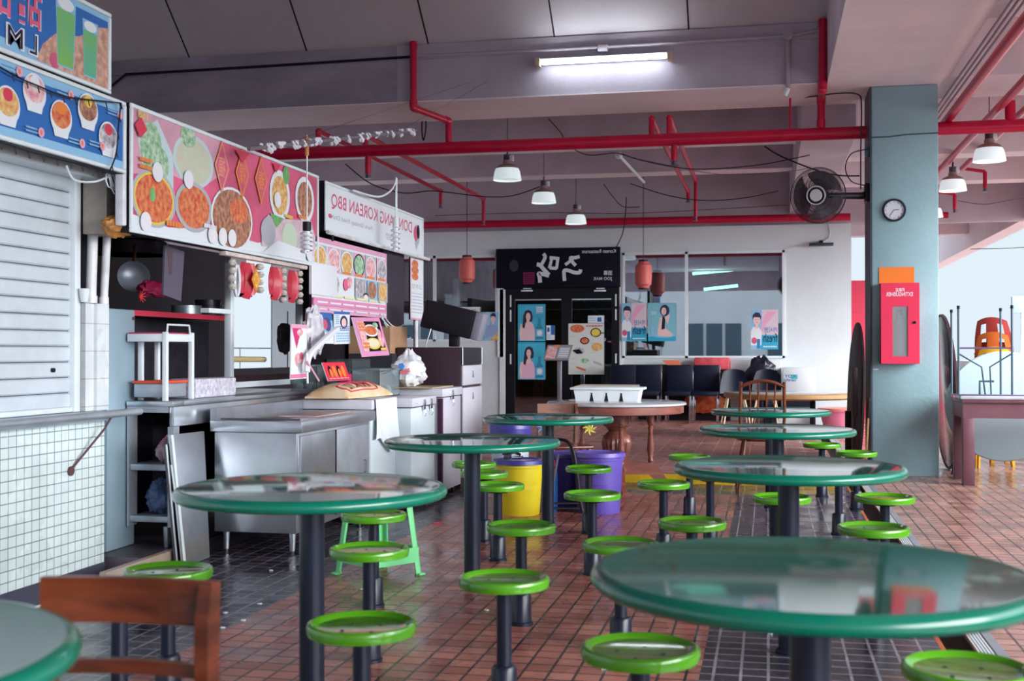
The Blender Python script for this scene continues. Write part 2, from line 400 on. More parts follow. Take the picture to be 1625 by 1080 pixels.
# deep beam running away over the pillar
LB0, LB1 = .56, 1.66
m = MB(); m.box((LB0, -12, BZ-.002), (LB1, 12.80, 6.6), M_conc); m.box((.35, 12.81, 3.45), (.90, 26, 4.72), M_conc); struct(m.build('ceiling_beam.002'))
m = MB(); m.box((LB0+.001, -12, BZ-.016), (LB1+.002, 12.8, BZ-.003), M_soff); struct(m.build('ceiling_beam.003'))
# joists behind the front beam, and to the right of the long beam
ji = 4
for k, y in enumerate((15.0, 17.4, 20.6, 22.8, 25.3)):
    m = MB()
    if y < 19: m.box((-9.2, y, BZ+.04), (.349, y+.38, 4.719), M_conc); m.box((-9.2, y-.01, BZ+.03), (.349, y+.39, BZ+.039), M_soff)
    m.box((.901, y, BZ-.22), (3.95, y+.38, 4.72), M_soff)
    struct(m.build('ceiling_beam.%03d' % ji)); ji += 1
m = MB(); m.box((LB1+.003, BY0, BZ), (3.95, BY1, 4.7), M_soff); struct(m.build('ceiling_beam.%03d' % ji)); ji += 1
for y in (2.2, 4.6, 7.0, 9.4):
    m = MB(); m.box((LB1+.003, y, BZ), (3.95, y+.38, 4.7), M_soff); struct(m.build('ceiling_beam.%03d' % ji)); ji += 1
m = MB(); m.box((-9.2, BY1, 4.72), (LB0, 26, 4.8), mat('recess_slab', (.60, .50, .58), .7, var=.1, scale=2)); struct(m.build('ceiling.002'))
m = MB(); m.box((LB1, -12, 4.72), (4.3, 12.8, 4.8), M_soff); m.box((.9, 12.8, 4.72), (4.3, 28, 4.8), M_soff); struct(m.build('ceiling.003'))
m = MB(); m.box((3.95, -12, 3.28), (4.25, 34, 4.70), M_soff); struct(m.build('ceiling_beam.%03d' % ji)); ji += 1
m = MB(); m.box((-9.2, -12.4, BZ), (4.0, -12, 6.6), M_conc); struct(m.build('ceiling_beam.%03d' % ji)); ji += 1  # end beam behind the camera, added to cut sky from window reflections
# pillar
m = MB(); m.bbox((.985, 12.0, -.002), (1.60, 12.62, BZ-.018), M_pill, .012)
struct(m.build('pillar'))
m = MB(); m.box((.97, 11.99, 0.003), (.985, 12.63, BZ-.02), mat('dark_side_skin', (.045, .05, .08), .5));  # dark skin over the pillar's left side
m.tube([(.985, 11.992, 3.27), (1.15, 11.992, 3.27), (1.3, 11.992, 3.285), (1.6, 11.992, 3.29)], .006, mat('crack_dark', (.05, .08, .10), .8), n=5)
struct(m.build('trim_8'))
# white back wall with window openings and a doorway
DX0, DX1 = -4.47, -2.42
m = MB()
WX = [(-5.60-2.6, DX0-.08), (-2.40, .255)]
w0, w1 = YB, YB+.2
m.box((-6.6, w0, 2.83), (1.31, w1, 3.25), M_white)
m.box((-6.6, w0, FZ), (-4.46, w1, 1.38), M_white)
m.box((-4.50, w0-.03, 1.1), (-4.40, w1, 2.3), M_alu)
m.box((-4.46, w0-.03, FZ), (-4.36, w1, 2.25), M_alu)
m.box((DX1, w0, FZ), (.255, w1, 1.10), M_white)
m.box((DX1+.002, w0-.01, FZ), (DX1+.06, w1, 2.83), M_alu)
m.box((.255, w0, 0), (1.31, w1, 2.83), M_white)
m.box((DX0-.05, w0, 2.26), (DX1, w1, 2.83), M_dark)
struct(m.build('wall_back'))
m = MB(); m.box((-9.2, w0+.15, 3.25), (4.0, w1+.1, 4.72), mat('upper_back_wall', (.52, .44, .50), .7, var=.06, scale=2)); struct(m.build('wall_back.001'))
def glassmat():
    mm = bpy.data.materials.new('dark_window_glass'); mm.use_nodes = True; n = mm.node_tree.nodes; l = mm.node_tree.links; n.clear()
    o = n.new('ShaderNodeOutputMaterial'); g = n.new('ShaderNodeBsdfGlossy'); t = n.new('ShaderNodeBsdfTransparent'); x = n.new('ShaderNodeMixShader')
    g.inputs['Roughness'].default_value = .012; g.inputs['Color'].default_value = (.9, .95, 1, 1); t.inputs['Color'].default_value = (.84, .90, .92, 1)
    f = n.new('ShaderNodeFresnel'); f.inputs['IOR'].default_value = 1.5; a = n.new('ShaderNodeMath'); a.operation = 'MULTIPLY_ADD'; a.inputs[1].default_value = 1.0; a.inputs[2].default_value = .25; a.use_clamp = True
    l.new(f.outputs[0], a.inputs[0]); l.new(a.outputs[0], x.inputs[0]); l.new(t.outputs[0], x.inputs[1]); l.new(g.outputs[0], x.inputs[2]); l.new(x.outputs[0], o.inputs[0])
    return mm
M_glass = glassmat()
def window(name, x0, x1, z0, z1, mull=()):
    m = MB(); y = YB-.02
    for a, b, c, d in [(x0, z0, x1, z0+.035), (x0, z1-.04, x1, z1), (x0, z0, x0+.04, z1), (x1-.04, z0, x1, z1)]+[(q-.025, z0, q+.025, z1) for q in mull]:
        m.box((a, y, b), (c, y+.07, d), M_alu)
    f = struct(m.build(name))
    g = MB(); g.box((x0+.03, y+.03, z0+.02), (x1-.03, y+.036, z1-.02), M_glass); g.build('pane', f)
    return f
window('window_1', DX1+.05, .27, 1.09, 2.84, (-1.31,))
window('window_2', -6.6, -4.50, 1.37, 2.84, (-5.62,))
# room behind the windows
M_room = mat('restaurant_dark_wall', (.03, .025, .03), .7, var=.3, scale=1.5); M_roomb = mat('restaurant_brown_wall', (.10, .055, .03), .6, var=.2, scale=1.5)
m = MB()
m.box((-6.6, 24.6, 0), (1.31, 24.7, 3.25), M_room); m.box((1.21, w1, 0), (1.31, 24.6, 3.25), M_room); m.box((-6.6, w1, 3.1), (1.3, 24.6, 3.2), M_room); m.box((-6.7, w1, 0), (-6.6, 24.6, 3.25), M_room)
m.box((-6.6, w1, .0), (1.3, 24.6, .07), M_room); m.box((-6.5, 22.0, .07), (-3.6, 22.05, 2.2), M_roomb)
struct(m.build('wall_back.002'))
# outer parapet on the right, far annex wall behind the camera that the panes mirror
m = MB(); m.box((4.05, -8, 0.001), (4.2, 40, 1.0), M_white); struct(m.build('wall_right'))
m = MB()
M_fac = mat('far_facade', (.66, .68, .70), .7, var=.04, scale=.5); M_fwin = mat('far_windows', (.08, .12, .16), .2)
m.box((-30, -22, -1), (14, -21.5, 5.2), M_fac)
for x in range(-28, 14, 4):
    for k in range(3): m.box((x+k*.95, -21.5, .2), (x+k*.95+.8, -21.45, 2.6), M_fwin)
struct(m.build('wall_front'))

# ================================================================ FIXED TABLES AND STOOLS
TH = .747
def make_table(label):
    t = thing('round_table', label, 'table', (0, 0, 0), group='fixed round green tables')
    m = MB(); R = .455
    m.lathe([(.0, TH), (R-.035, TH), (R-.024, TH+.002)], M_green, n=96, caps=False)
    m.lathe([(R-.024, TH+.002), (R-.010, TH-.001), (R-.002, TH-.010), (R, TH-.020), (R-.003, TH-.030), (R-.012, TH-.037), (R-.05, TH-.036), (0, TH-.034)], M_greenr, n=96, caps=False)
    L(m, 'tabletop', t)
    m = MB(); m.lathe([(0, TH-.055), (.17, TH-.055), (.19, TH-.045), (.19, TH-.034), (0, TH-.034)], M_navy, n=32, caps=False)
    for k in range(4):
        a = k*PI/2+.5; m.box((.04, -.02, TH-.052), (.26, .02, TH-.037), M_navy, rot=a, piv=(0, 0, TH-.045))
    L(m, 'mounting_plate', t)
    m = MB(); m.cyl((0, 0, .0), (0, 0, TH-.04), .042, M_navy, 24); L(m, 'pole', t)
    m = MB(); m.lathe([(.055, 0), (.055, .012), (.043, .02)], M_navy, n=24, caps=False); L(m, 'base_collar', t)
    return t
tabs = [(.085, 2.55, 'large green round table nearest the camera, in front at the right'), (.08, 4.88, 'green round table directly behind the nearest right-hand one'),
        (.05, 7.2, 'green round table third from the camera in the right-hand row'), (.02, 9.4, 'green round table farthest back in the right-hand row, before the brown spindle chair'),
        (-1.47, 1.5, 'green round table cut off at the bottom left corner'), (-1.5, 3.78, 'green round table in front of the stainless steel counter cabinet'),
        (-1.49, 5.96, 'green round table in front of the yellow bin'), (-1.49, 8.12, 'green round table above the purple bins, last in the left row')]
t0 = make_table(tabs[0][2])
for i, (x, y, lb) in enumerate(tabs):
    t = t0 if i == 0 else dup(t0, (0, 0, 0), label=lb)
    t.location = (x, y, 0); t.rotation_euler = (0, 0, i*.7)
SH = .44
def make_stool(label):
    t = thing('fixed_stool', label, 'stool', (0, 0, 0), group='green dish stools on poles')
    m = MB(); R = .155
    m.lathe([(0, SH-.018), (.10, SH-.017), (.125, SH-.012)], M_seatd, n=56, caps=False)
    m.lathe([(.125, SH-.012), (R-.022, SH-.004), (R-.012, SH+.001), (R-.004, SH-.002), (R, SH-.012), (R-.004, SH-.032), (R-.012, SH-.034), (R-.016, SH-.026), (.05, SH-.030), (0, SH-.030)], M_seat, n=56, caps=False)
    for k in range(4):
        a = k*PI/2+PI/4; m.lathe([(0, .003), (.005, .002), (.007, 0)], M_dsteel, c=(.06*math.cos(a), .06*math.sin(a), SH-.0175), n=8, caps=False)
    L(m, 'seat', t)
    m = MB(); m.lathe([(.0, SH-.05), (.06, SH-.05), (.075, SH-.03), (0, SH-.03)], M_navy, n=20, caps=False); L(m, 'mounting_plate', t)
    m = MB(); m.cyl((0, 0, .0), (0, 0, SH-.04), .0255, M_navy, 20); L(m, 'pole', t)
    m = MB(); m.lathe([(.047, 0), (.046, .005), (.043, .13), (.037, .14), (.026, .142)], M_navy, n=24, caps=False); m.lathe([(.052, 0), (.052, .012), (.046, .016)], M_navy, n=24, caps=False); L(m, 'sleeve', t)
    return t
stools = [((574, 986), 'green dish stool in front of the left middle table, showing a yellowish reflection'),
 ((586, 868), 'green dish stool just in front of the light green plastic stool'),
 ((593, 813), 'green dish stool half hidden behind the left middle table, over the plastic stool'),
 ((267, 901), 'green dish stool at the kerb, above the brown chair back'),
 ((800, 914), 'green dish stool on open tiles left of the nearest table, whole seat in view'),
 ((827, 831), 'green dish stool in front of the yellow bin'),
 ((790, 767), 'green dish stool overlapping the left edge of the yellow bin, lowest of three in line'),
 ((768, 748), 'green dish stool behind the second left table, middle of three in line'),
 ((752, 733), 'green dish stool beside the chest freezers, farthest of three in line'),
 ((1016, 1024), 'green dish stool at the bottom edge left of the nearest table'),
 ((985, 859), 'green dish stool partly covered by the far left edge of the nearest table'),
 ((1098, 825), 'green dish stool above the nearest table, left of the thick table pole'),
 ((940, 781), 'green dish stool in front of the purple bins, the nearer of two'),
 ((934, 740), 'green dish stool in front of the purple bins, the farther of two'),
 ((1053, 764), 'green dish stool in front of the yellow floor edge, left of the second right-hand table'),
 ((1094, 722), 'green dish stool peeking over the left rim of the second right-hand table'),
 ((1127, 750), 'green dish stool hidden under the left side of the second right-hand table'),
 ((1240, 786), 'green dish stool crossed by the pole of the second right-hand table'),
 ((1386, 834), 'green dish stool seen above the back edge of the nearest table, beside the drain'),
 ((1404, 786), 'green dish stool at the drain, right of the second right-hand table'),
 ((1331, 741), 'green dish stool hidden under the right side of the second right-hand table'),
 ((1359, 716), 'green dish stool at the foot of the blue-grey pillar'),
 ((1304, 703), 'green dish stool before the white wall, farthest one at the right'),
 ((1535, 1055), 'green dish stool at the bottom right corner beside the drain'),
 ((190, 948), 'green dish stool hidden behind the brown wooden chair back')]
s0 = None
for i, (p, lb) in enumerate(stools):
    q = P(*p, h=SH)
    if s0 is None: t = s0 = make_stool(lb)
    else: t = dup(s0, (0, 0, 0), label=lb)
    t.location = (q.x, q.y, 0); t.rotation_euler = (0, 0, i*1.3)

# ================================================================ wooden chair in the foreground
def chair_fg():
    t = thing('wooden_chair', 'blurred brown wooden chair with a curved top rail at the bottom left', 'chair', (-1.19, 2.06, 0), rz=math.radians(4))
    # local: seat towards -y, back plane at y=0, x across
    def plank(z0, z1, hw, name):
        m = MB(); cv = catmull([(-hw, 0, 0), (-hw/2, .016, 0), (0, .022, 0), (hw/2, .016, 0), (hw, 0, 0)], 5); n = len(cv); vs_ = []
        for q in cv:
            for dy, z in ((-.009, z0), (-.009, z1), (.009, z1), (.009, z0)): vs_.append((q.x, q.y+dy, z))
        m.add(vs_, [(i*4+k, i*4+(k+1) % 4, (i+1)*4+(k+1) % 4, (i+1)*4+k) for i in range(n-1) for k in range(4)]+[(3, 2, 1, 0), tuple((n-1)*4+k for k in range(4))], M_wood, False); L(m, name, t)
    plank(.682, .768, .172, 'top_rail'); plank(.585, .612, .150, 'slat')
    for sx in (-1, 1):
        m = MB(); prof = [(.03, 0, .022), (.01, .42, .026), (-.002, .60, .027), (.0, .70, .030), (.012, .762, .020)] if sx > 0 else [(.03, 0, .020), (.01, .42, .022), (-.002, .60, .020), (.0, .69, .020)]
        vs_ = []
        for y, z, hd in prof: vs_ += [(sx*.160-.013, y-hd, z), (sx*.160+.013, y-hd, z), (sx*.160+.013, y+hd, z), (sx*.160-.013, y+hd, z)]
        n = len(prof)
        m.add(vs_, [(i*4+k, i*4+(k+1) % 4, (i+1)*4+(k+1) % 4, (i+1)*4+k) for i in range(n-1) for k in range(4)]+[(3, 2, 1, 0), tuple((n-1)*4+k for k in range(4))], M_wood); L(m, 'back_post', t)
        m = MB(); m.bbox((sx*.155-.015, -.36, 0), (sx*.155+.015, -.33, .42), M_wood, .005); L(m, 'leg', t)
        m = MB(); m.bbox((sx*.155-.008, -.35, .20), (sx*.155+.008, .01, .225), M_wood, .003); L(m, 'stretcher', t)
    m = MB(); m.bbox((-.185, -.38, .42), (.185, .0, .445), M_wood, .01); L(m, 'seat', t)
    return t
fgc = chair_fg()

# ================================================================ LEFT STALLS
XS = -3.30                                   # plane of the hanging signs
def sign(name, label, cat, y0, y1, z0, z1, deco, th=.07, fr=.022, back=None, group=None, X=XS, tilt=0):
    t = thing(name, label, cat, (X, y0, z0), group=group)
    m = MB(); m.box((X-th, y0, z0), (X, y1, z1), back or M_dark); m.build('box_body', t)
    m = MB()
    if fr:
        for a, b, c, d in [(y0, z0, y1, z0+fr), (y0, z1-fr, y1, z1), (y0, z0+fr, y0+fr, z1-fr), (y1-fr, z0+fr, y1, z1-fr)]:
            m.bbox((X-.012, a, b), (X+.012, c, d), M_alu, .004, seg=1)
        m.build('frame', t)
    d = Dec((X+.0015, y0+fr, z0+fr), (0, y1-y0-2*fr, 0), (0, 0, z1-z0-2*fr), (1, 0, 0))
    deco(d); d.build('printed_face', t); return t
def deco_upper(d):
    d.rect(0, 0, 1, 1, p_blue); d.rect(0, 0, 1, .13, p_lblue); d.rect(0, .93, 1, 1, p_lblue)
    d.poly_([(.815, .02), (1, 0), (1, .84), (.975, .80), (.92, .55), (.86, .45), (.83, .25)], f_brick)
    d.ell(.858, .10, .012, .10, p_rose)
    for u, v, w, h in ((.886, .52, .026, .46), (.950, .44, .021, .38)):
        d.poly_([(u-w*.8, v-h), (u+w*.8, v-h), (u+w, v+h), (u-w, v+h)], p_lblue)
        d.poly_([(u-w*.75, v-h*.95), (u+w*.75, v-h*.95), (u+w*.9, v+h*.62), (u-w*.9, v+h*.62)], pc('print_drink_green', (.20, .45, .10), col2=(.10, .42, .28), scale=5))
        d.ell(u, v+h*.8, w*.8, h*.18, p_white)
    d.txt('甜品', .695, .38, .828, 1.0, p_white); d.txt('甜品', .697, .39, .826, .985, p_rose)
    d.txt('L', .795, .05, .818, .33, p_white, bold=.03); d.txt('L', .798, .07, .815, .31, p_navy, bold=0); d.txt('M', .745, .05, .786, .33, p_white, bold=.03); d.txt('M', .749, .07, .782, .31, p_navy, bold=0)
Y0s = 2.2
sign('shop_sign', 'upper blue signboard with two tall green drinks at the top left corner', 'sign', Y0s, 5.53, 2.515, 2.93, deco_upper)
def deco_lower(d):
    d.rect(0, 0, 1, 1, p_blue); d.rect(0, .88, 1, 1, p_lblue); d.rect(0, 0, 1, .12, p_lblue)
    bowls = [(.55, .42, f_brn), (.62, .66, f_gry), (.675, .42, f_ora), (.718, .42, f_ora), (.775, .72, f_pnk), (.836, .48, f_red), (.902, .72, f_brn), (.956, .40, f_gry)]
    for i, (u, v, f) in enumerate(bowls):
        w = .026; d.ell(u, v, w, .26, p_white); d.poly_([(u-w*.95, v), (u+w*.95, v), (u+w*.6, v-.28), (u-w*.6, v-.28)], p_white)
        d.ell(u, v+.04, w*.88, .19, f); d.ell(u, v+.14, w*.4, .09, (p_white, p_or, p_yel, p_red)[i % 4])
    for u, v in ((.728, .92), (.846, .86), (.975, .82), (.775, .18), (.873, .20), (.64, .3), (.925, .25), (.59, .85)):
        d.marks(u-.022, v-.05, u+.004, v+.05, 2, p_lblue); d.ell(u+.012, v, .007, .07, p_pink); d.rect(u+.009, v-.03, u+.014, v+.03, p_or)
sign('shop_sign', 'lower blue signboard with rows of dessert bowls over the roller shutter', 'sign', Y0s, 5.675, 2.13, 2.505, deco_lower)
def deco_red(d):
    A = 2.70/.69
    d.rect(0, 0, 1, 1, p_rose)
    d.poly_([(0, .45), (.12, .55), (.30, .50), (.42, .72), (.40, 1), (0, 1)], pc('print_hazy_pink', (.66, .34, .44), var=.15, scale=2))
    d.poly_([(0, 0), (1, 0), (1, .10), (.8, .22), (.6, .10), (.35, .14), (.15, .07), (0, .12)], p_white)
    pal = pc('print_pale_plate', (.52, .64, .66)); hz = pc('print_pale_food', (.60, .52, .44), col2=(.52, .62, .44), scale=20)
    d.poly_([(.02, .78), (.10, .98), (.17, .70), (.17, .42), (.10, .40), (.04, .55)], pal); d.ell(.075, .72, .045, .22, f_grn); d.ell(.11, .60, .04, .15, f_grn)
    d.dish(.262, .72, .095, .24, hz, pal, .86); d.ell(.235, .93, .035, .10, f_grn)
    d.dish(.088, .29, .092, .25, f_red, p_grey, .86); d.ell(.088, .29, .082, .225, p_yel); d.ell(.088, .29, .076, .205, f_red); d.ell(.08, .32, .012, .06, p_green)
    d.dish(.262, .30, .088, .23, f_red, p_grey, .84); d.ell(.455, .28, .112, .31, p_white); d.ell(.455, .28, .104, .285, f_brn); d.ell(.49, .37, .05, .12, f_red)
    d.dish(.735, .66, .066, .27, f_ora); d.ell(.775, .90, .022, .10, p_green); d.dish(.905, .70, .068, .26, f_brn)
    d.poly_([(.62, .30), (.66, .42), (.70, .40), (.95, .48), (.985, .30), (.97, .08), (.62, .08)], pc('print_hazy_pink2', (.62, .46, .52), var=.2, scale=6))
    d.ell(.66, .24, .045, .15, p_grey); d.ell(.80, .22, .05, .17, pc('print_hazy_green', (.52, .62, .48))); d.ell(.90, .20, .04, .14, p_grey); d.poly_([(.67, .44), (.71, .30), (.76, .42)], p_green)
    d.poly_([(.62, .0), (.90, .0), (.92, .12), (.72, .17)], p_white)
    for i, u in enumerate((.396, .505, .614)):
        c = (pc('print_faded_orange', (.75, .30, .18)), p_or, p_or)[i]; v = .755
        d.poly_([(u-.038, v), (u, v-.26), (u+.038, v), (u, v+.26)], c); d.poly_([(u-.030, v), (u, v-.215), (u+.030, v), (u, v+.215)], p_rose)
        d.txt(('福', '禄', '春')[i], u-.018, v-.10, u+.018, v+.10, c)
    for u, v in ((.096, .523), (.231, .537), (.048, .073), (.346, .08), (.398, .085), (.447, .09), (.713, .60), (.93, .10)):
        d.ell(u, v, .022, .085, p_white); d.ell(u+.002, v-.005, .015, .065, pc('print_pale_oval', (.78, .74, .78)))  # pale ovals laid over the dishes
    d.poly_([(.0, .86), (.022, .76), (.05, .85), (.025, .94)], p_red); d.poly_([(.46, .97), (.50, .86), (.54, .98)], p_red); d.poly_([(.68, .98), (.70, .88), (.73, .98)], p_red)
    d.marks(.02, .50, .07, .62, 2, p_or, .6); d.marks(.13, .06, .20, .14, 1, p_or, .6); d.marks(.76, .42, .81, .48, 1, p_yel, .6); d.marks(.85, .46, .91, .52, 1, p_or, .6); d.marks(.30, .12, .36, .18, 1, p_white, .6)
    d.txt('168', .012, .93, .05, .995, p_yel)
sign('menu_signboard', 'long red and pink signboard printed with plates of food and orange diamonds', 'sign', 5.725, 8.42, 1.83, 2.515, deco_red)
def deco_don(d):
    d.rect(0, 0, 1, 1, p_white)
    c = pc('print_sign_red', (.62, .10, .20))
    d.txt('DON BANG KOREAN BBQ', .045, .47, .868, .84, c)
    d.txt('돈방', .56, .14, .70, .32, p_grey); d.txt('Pork Gimbap Fried Dish', .05, .22, .42, .36, p_grey)
    d.ell(.93, .52, .035, .30, p_grey); d.ell(.915, .55, .028, .22, c); d.ell(.945, .62, .018, .2, p_black); d.poly_([(.90, .28), (.94, .28), (.925, .05)], p_grey)
    d.ell(.035, .30, .015, .05, c)
sign('restaurant_sign', 'white signboard lettered in red hanging from the ceiling over the second stall', 'sign', 8.56, 11.2, 2.12, 2.50, deco_don)
# frame strip under the red sign
m = MB(); m.bbox((-3.36, 6.9, 1.80), (-3.31, 8.25, 1.828), pc('cream_rail', (.62, .52, .48), var=.2), .006); tag(m.build('curtain_rail'), 'cream rail along the underside of the red signboard', 'rail')
m = MB(); m.tube([(-3.25, 8.5, 2.10), (-3.25, 11.25, 2.10)], .016, M_pipew); m.tube([(-3.25, 8.6, 2.10), (-3.25, 8.6, 2.04)], .01, M_black); tag(m.build('support_pipe'), 'thin white pipe under the white lettered signboard', 'pipe')
# fairy lights
def fairy(pts, label, n):
    m = MB(); c = catmull(pts, 8); m.tube(c, .004, M_black, n=5)
    st = max(1, len(c)//n)
    for i in range(0, len(c), st):
        q = c[i]; m.cyl(q, q+V(.004, .006, -.032), .0032, M_black, 6)
    tag(m.build('fairy_lights'), label, 'lights', 'fairy lights on the blue signs')
fairy([P(-60, 70, X=-3.27), P(20, 118, X=-3.27), P(60, 136, X=-3.27), P(100, 152, X=-3.27), P(140, 158, X=-3.27), P(190, 163, X=-3.27)], 'dark string of lights draped across the lower blue signboard', 9)
fairy([P(-60, 215, X=-3.265), P(0, 226, X=-3.265), P(45, 240, X=-3.265), P(90, 252, X=-3.265), P(130, 262, X=-3.265), P(158, 272, X=-3.265)], 'dark string of lights along the bottom edge of the blue signboard', 9)
fairy([P(192, 163, X=-3.26), P(188, 200, X=-3.26), P(184, 245, X=-3.26), P(172, 275, X=-3.26)], 'dark string of lights hanging down the end of the blue signboard', 5)
# shutter
t = thing('roller_shutter', 'closed grey roller shutter of the first stall', 'shutter', (-3.62, 5.2, .876))
m = MB(); y0, y1 = -2.0, 5.70; z = .90; prof = []
while z < 2.30: prof += [(0, z), (.010, z+.008), (.011, z+.070), (0, z+.077)]; z += .082
vs_ = [(-3.64+a, y, b) for a, b in prof for y in (y0, y1)]
m.add(vs_, [(2*i, 2*i+1, 2*i+3, 2*i+2) for i in range(len(prof)-1) if i % 4 != 3], M_slat); m.add(vs_, [(2*i, 2*i+1, 2*i+3, 2*i+2) for i in range(3, len(prof)-1, 4)], M_dsteel); m.build('slat_curtain', t)
m = MB(); m.bbox((-3.66, 5.70, .876), (-3.60, 5.755, 2.16), M_alu, .006); m.build('guide_rail', t)
m = MB(); m.box((-3.70, y0, 2.12), (-3.50, 5.80, 2.17), M_alu); m.build('head_rail', t)
m = MB(); q = P(82, 587, X=-3.63); m.cyl(q, q+V(.016, 0, 0), .012, M_black, 12); m.build('lock', t)
m = MB(); m.bbox((-3.655, y0, .877), (-3.612, 5.70, .905), M_alu, .006); m.build('bottom_bar', t)
# handrail in front of the shutter counter
t = thing('counter_rail', 'round steel rail along the front of the tiled stall counter', 'rail', (-3.42, 4, .86))
m = MB(); m.cyl((-3.40, -2, .865), (-3.40, 6.02, .868), .02, M_steel2, 20); m.build('rail_pipe', t)
m = MB(); m.tube([P(180, 655, X=-3.42), P(166, 680, X=-3.46), P(112, 746, X=-3.515)], .006, pc('rusty_rod', (.10, .04, .05), .6), n=8); q = P(112, 747, X=-3.515); m.cyl(q, q+V(.008, 0, 0), .025, pc('rusty_rod', (.1, .04, .05)), 10); m.build('stay_rod', t)
# blue grey sheet steel cabinet beside the column
t = thing('steel_cabinet', 'tall blue-grey sheet steel cabinet beside the tiled counter', 'cabinet', (-3.9, 6.02, .08))
m = MB(); m.bbox((-4.2, 6.02, .081), (-3.60, 6.315, 1.44), M_bsteel, .008); m.build('body', t)
m = MB(); m.cyl((-3.599, 6.29, 1.39), (-3.592, 6.29, 1.39), .010, pc('rust_bolt', (.15, .02, .04)), 10); m.build('bolt', t)
# white pipes
for x, ya, yb, lb, r in ((149, 270, 457, 'longer white drain pipe beside the closed shutter', .028), (169, 372, 460, 'shorter white pipe standing on the tiled column', .022)):
    a, b = P(x+1, ya, X=-3.58), P(x-2, yb, X=-3.58); b = V(-3.60, a.y, b.z)
    m = MB(); m.cyl((-3.58, a.y, a.z), (-3.60, a.y, 1.461), r, M_pipew, 16); m.cyl((-3.60, a.y, 1.461), (-3.60, a.y, 1.50), r*1.25, M_pipew, 16); tag(m.build('drain_pipe'), lb, 'pipe', 'white pipes beside the shutter')
# concrete post with a stuffed brown bag
q0, q1 = P(172, 275, X=-3.45), P(199, 375, X=-3.45)
m = MB(); m.box((-3.60, q0.y, q1.z), (-3.46, q1.y-.02, 2.39), mat('weathered_post', (.34, .30, .27), .8, var=.25, scale=5)); struct(m.build('wall_left.005'))
m = MB(); m.bbox((-3.36, 5.682, 1.86), (-3.31, 5.722, 2.5), M_pipew, .01); tag(m.build('sign_post'), 'dirty white post between the blue and the red signboards', 'post')
def crumple(name, label, cat, c, sc, m_, seed=0, amp=.25, freq=3.0, parent=None, n=26, k=18, flat=None, taper=0):
    from mathutils import noise
    m = MB(); m.sph(c, 1, m_, n=n, k=k, sc=sc); c = V(*c)
    for i, q in enumerate(m.v):
        d = q-c; u = V(d.x/sc[0], d.y/sc[1], d.z/sc[2]); w = noise.noise(u*freq+V(seed, seed*2, 0))*amp+abs(noise.noise(u*freq*2.3+V(0, seed, 3)))*amp*.7
        q2 = c+d*(1+w)
        if taper and u.z > 0: f_ = 1-taper*u.z**1.3; q2 = V(c.x+(q2.x-c.x)*f_, c.y+(q2.y-c.y)*f_, q2.z)
        if flat is not None and q2.z < flat: q2.z = flat
        m.v[i] = q2
    o = m.build(name, parent); return tag(o, label, cat) if label else o
q = P(186, 360, X=-3.40); crumple('stuffed_bag', 'crumpled brown bag wedged under the end of the red signboard', 'bag', q, (.06, .11, .055), pc('brown_bag', (.40, .17, .04), .45, var=.3, scale=12), 3, .3)
m = MB()
for k in range(4):
    c = P(176+k*2, 284, X=-3.40); m.tube([c+V(0, .05*math.cos(a*.7+k), .05*math.sin(a*.7)*(1+.2*k)) for a in range(10)], .004, M_alu, n=5)
m.tube(catmull([P(105, 262, X=-3.41), P(118, 285, X=-3.41), P(150, 288, X=-3.41), P(176, 278, X=-3.41)], 6), .006, M_alu, n=6)
tag(m.build('cable_coil'), 'tangle of white cable under the end of the blue signboard', 'cable')
q = P(134, 447, X=-3.57); m = MB(); m.lathe([(.018, 0), (.03, .07), (.031, .07), (.033, .072)], M_alu, c=(q.x, q.y, 1.462)); tag(m.build('paper_cup'), 'small white cup on top of the tiled column', 'cup')

# ---- counter of the second stall
t = thing('stall_counter', 'stainless steel counter with open shelves under the red signboard', 'counter', (-3.5, 7.2, .08))
m = MB(); m.bbox((-3.59, 6.20, .885), (-3.30, 6.34, .915), M_steel, .006); m.bbox((-4.0, 6.33, .885), (-3.30, 8.5, .915), M_steel, .006); m.build('worktop', t)
m = MB(); m.bbox((-3.33, 6.22, .77), (-3.302, 8.48, .884), M_steel, .004); m.build('front_band', t)
m = MB(); m.box((-3.335, 6.21, .20), (-3.30, 6.28, .77), M_steel2); m.box((-3.59, 6.21, .20), (-3.575, 6.30, .884), M_steel2); m.box((-3.575, 6.21, .85), (-3.335, 6.225, .884), M_steel2); m.build('side_frame', t)
for z in (.225, .52): m = MB(); m.bbox((-3.573, 6.215, z), (-3.337, 6.50, z+.035), M_steel2, .004); m.build('shelf', t)
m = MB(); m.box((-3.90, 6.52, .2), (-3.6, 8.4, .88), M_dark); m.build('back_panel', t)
for y in (6.25, 8.3): m = MB(); m.cyl((-3.36, y, .081), (-3.36, y, .20), .016, M_steel, 12, r2=.022); m.build('leg', t)
q = P(245, 722, X=-3.45)
m = MB(); crumple('flour_sack', 'small white sack with red print on the upper counter shelf', 'sack', (-3.40, 6.34, .63), (.055, .09, .08), pc('sack_paper', (.72, .66, .68), col2=(.55, .10, .18), scale=14), 5, .3, flat=.556, taper=.5)
crumple('plastic_bag', 'blue translucent plastic bag bulging from the lower counter shelf', 'bag', (-3.45, 6.34, .36), (.07, .08, .09), pc('blue_plastic_bag', (.10, .16, .30), .25, var=.4, scale=10), 8, .4, flat=.262, taper=.3)
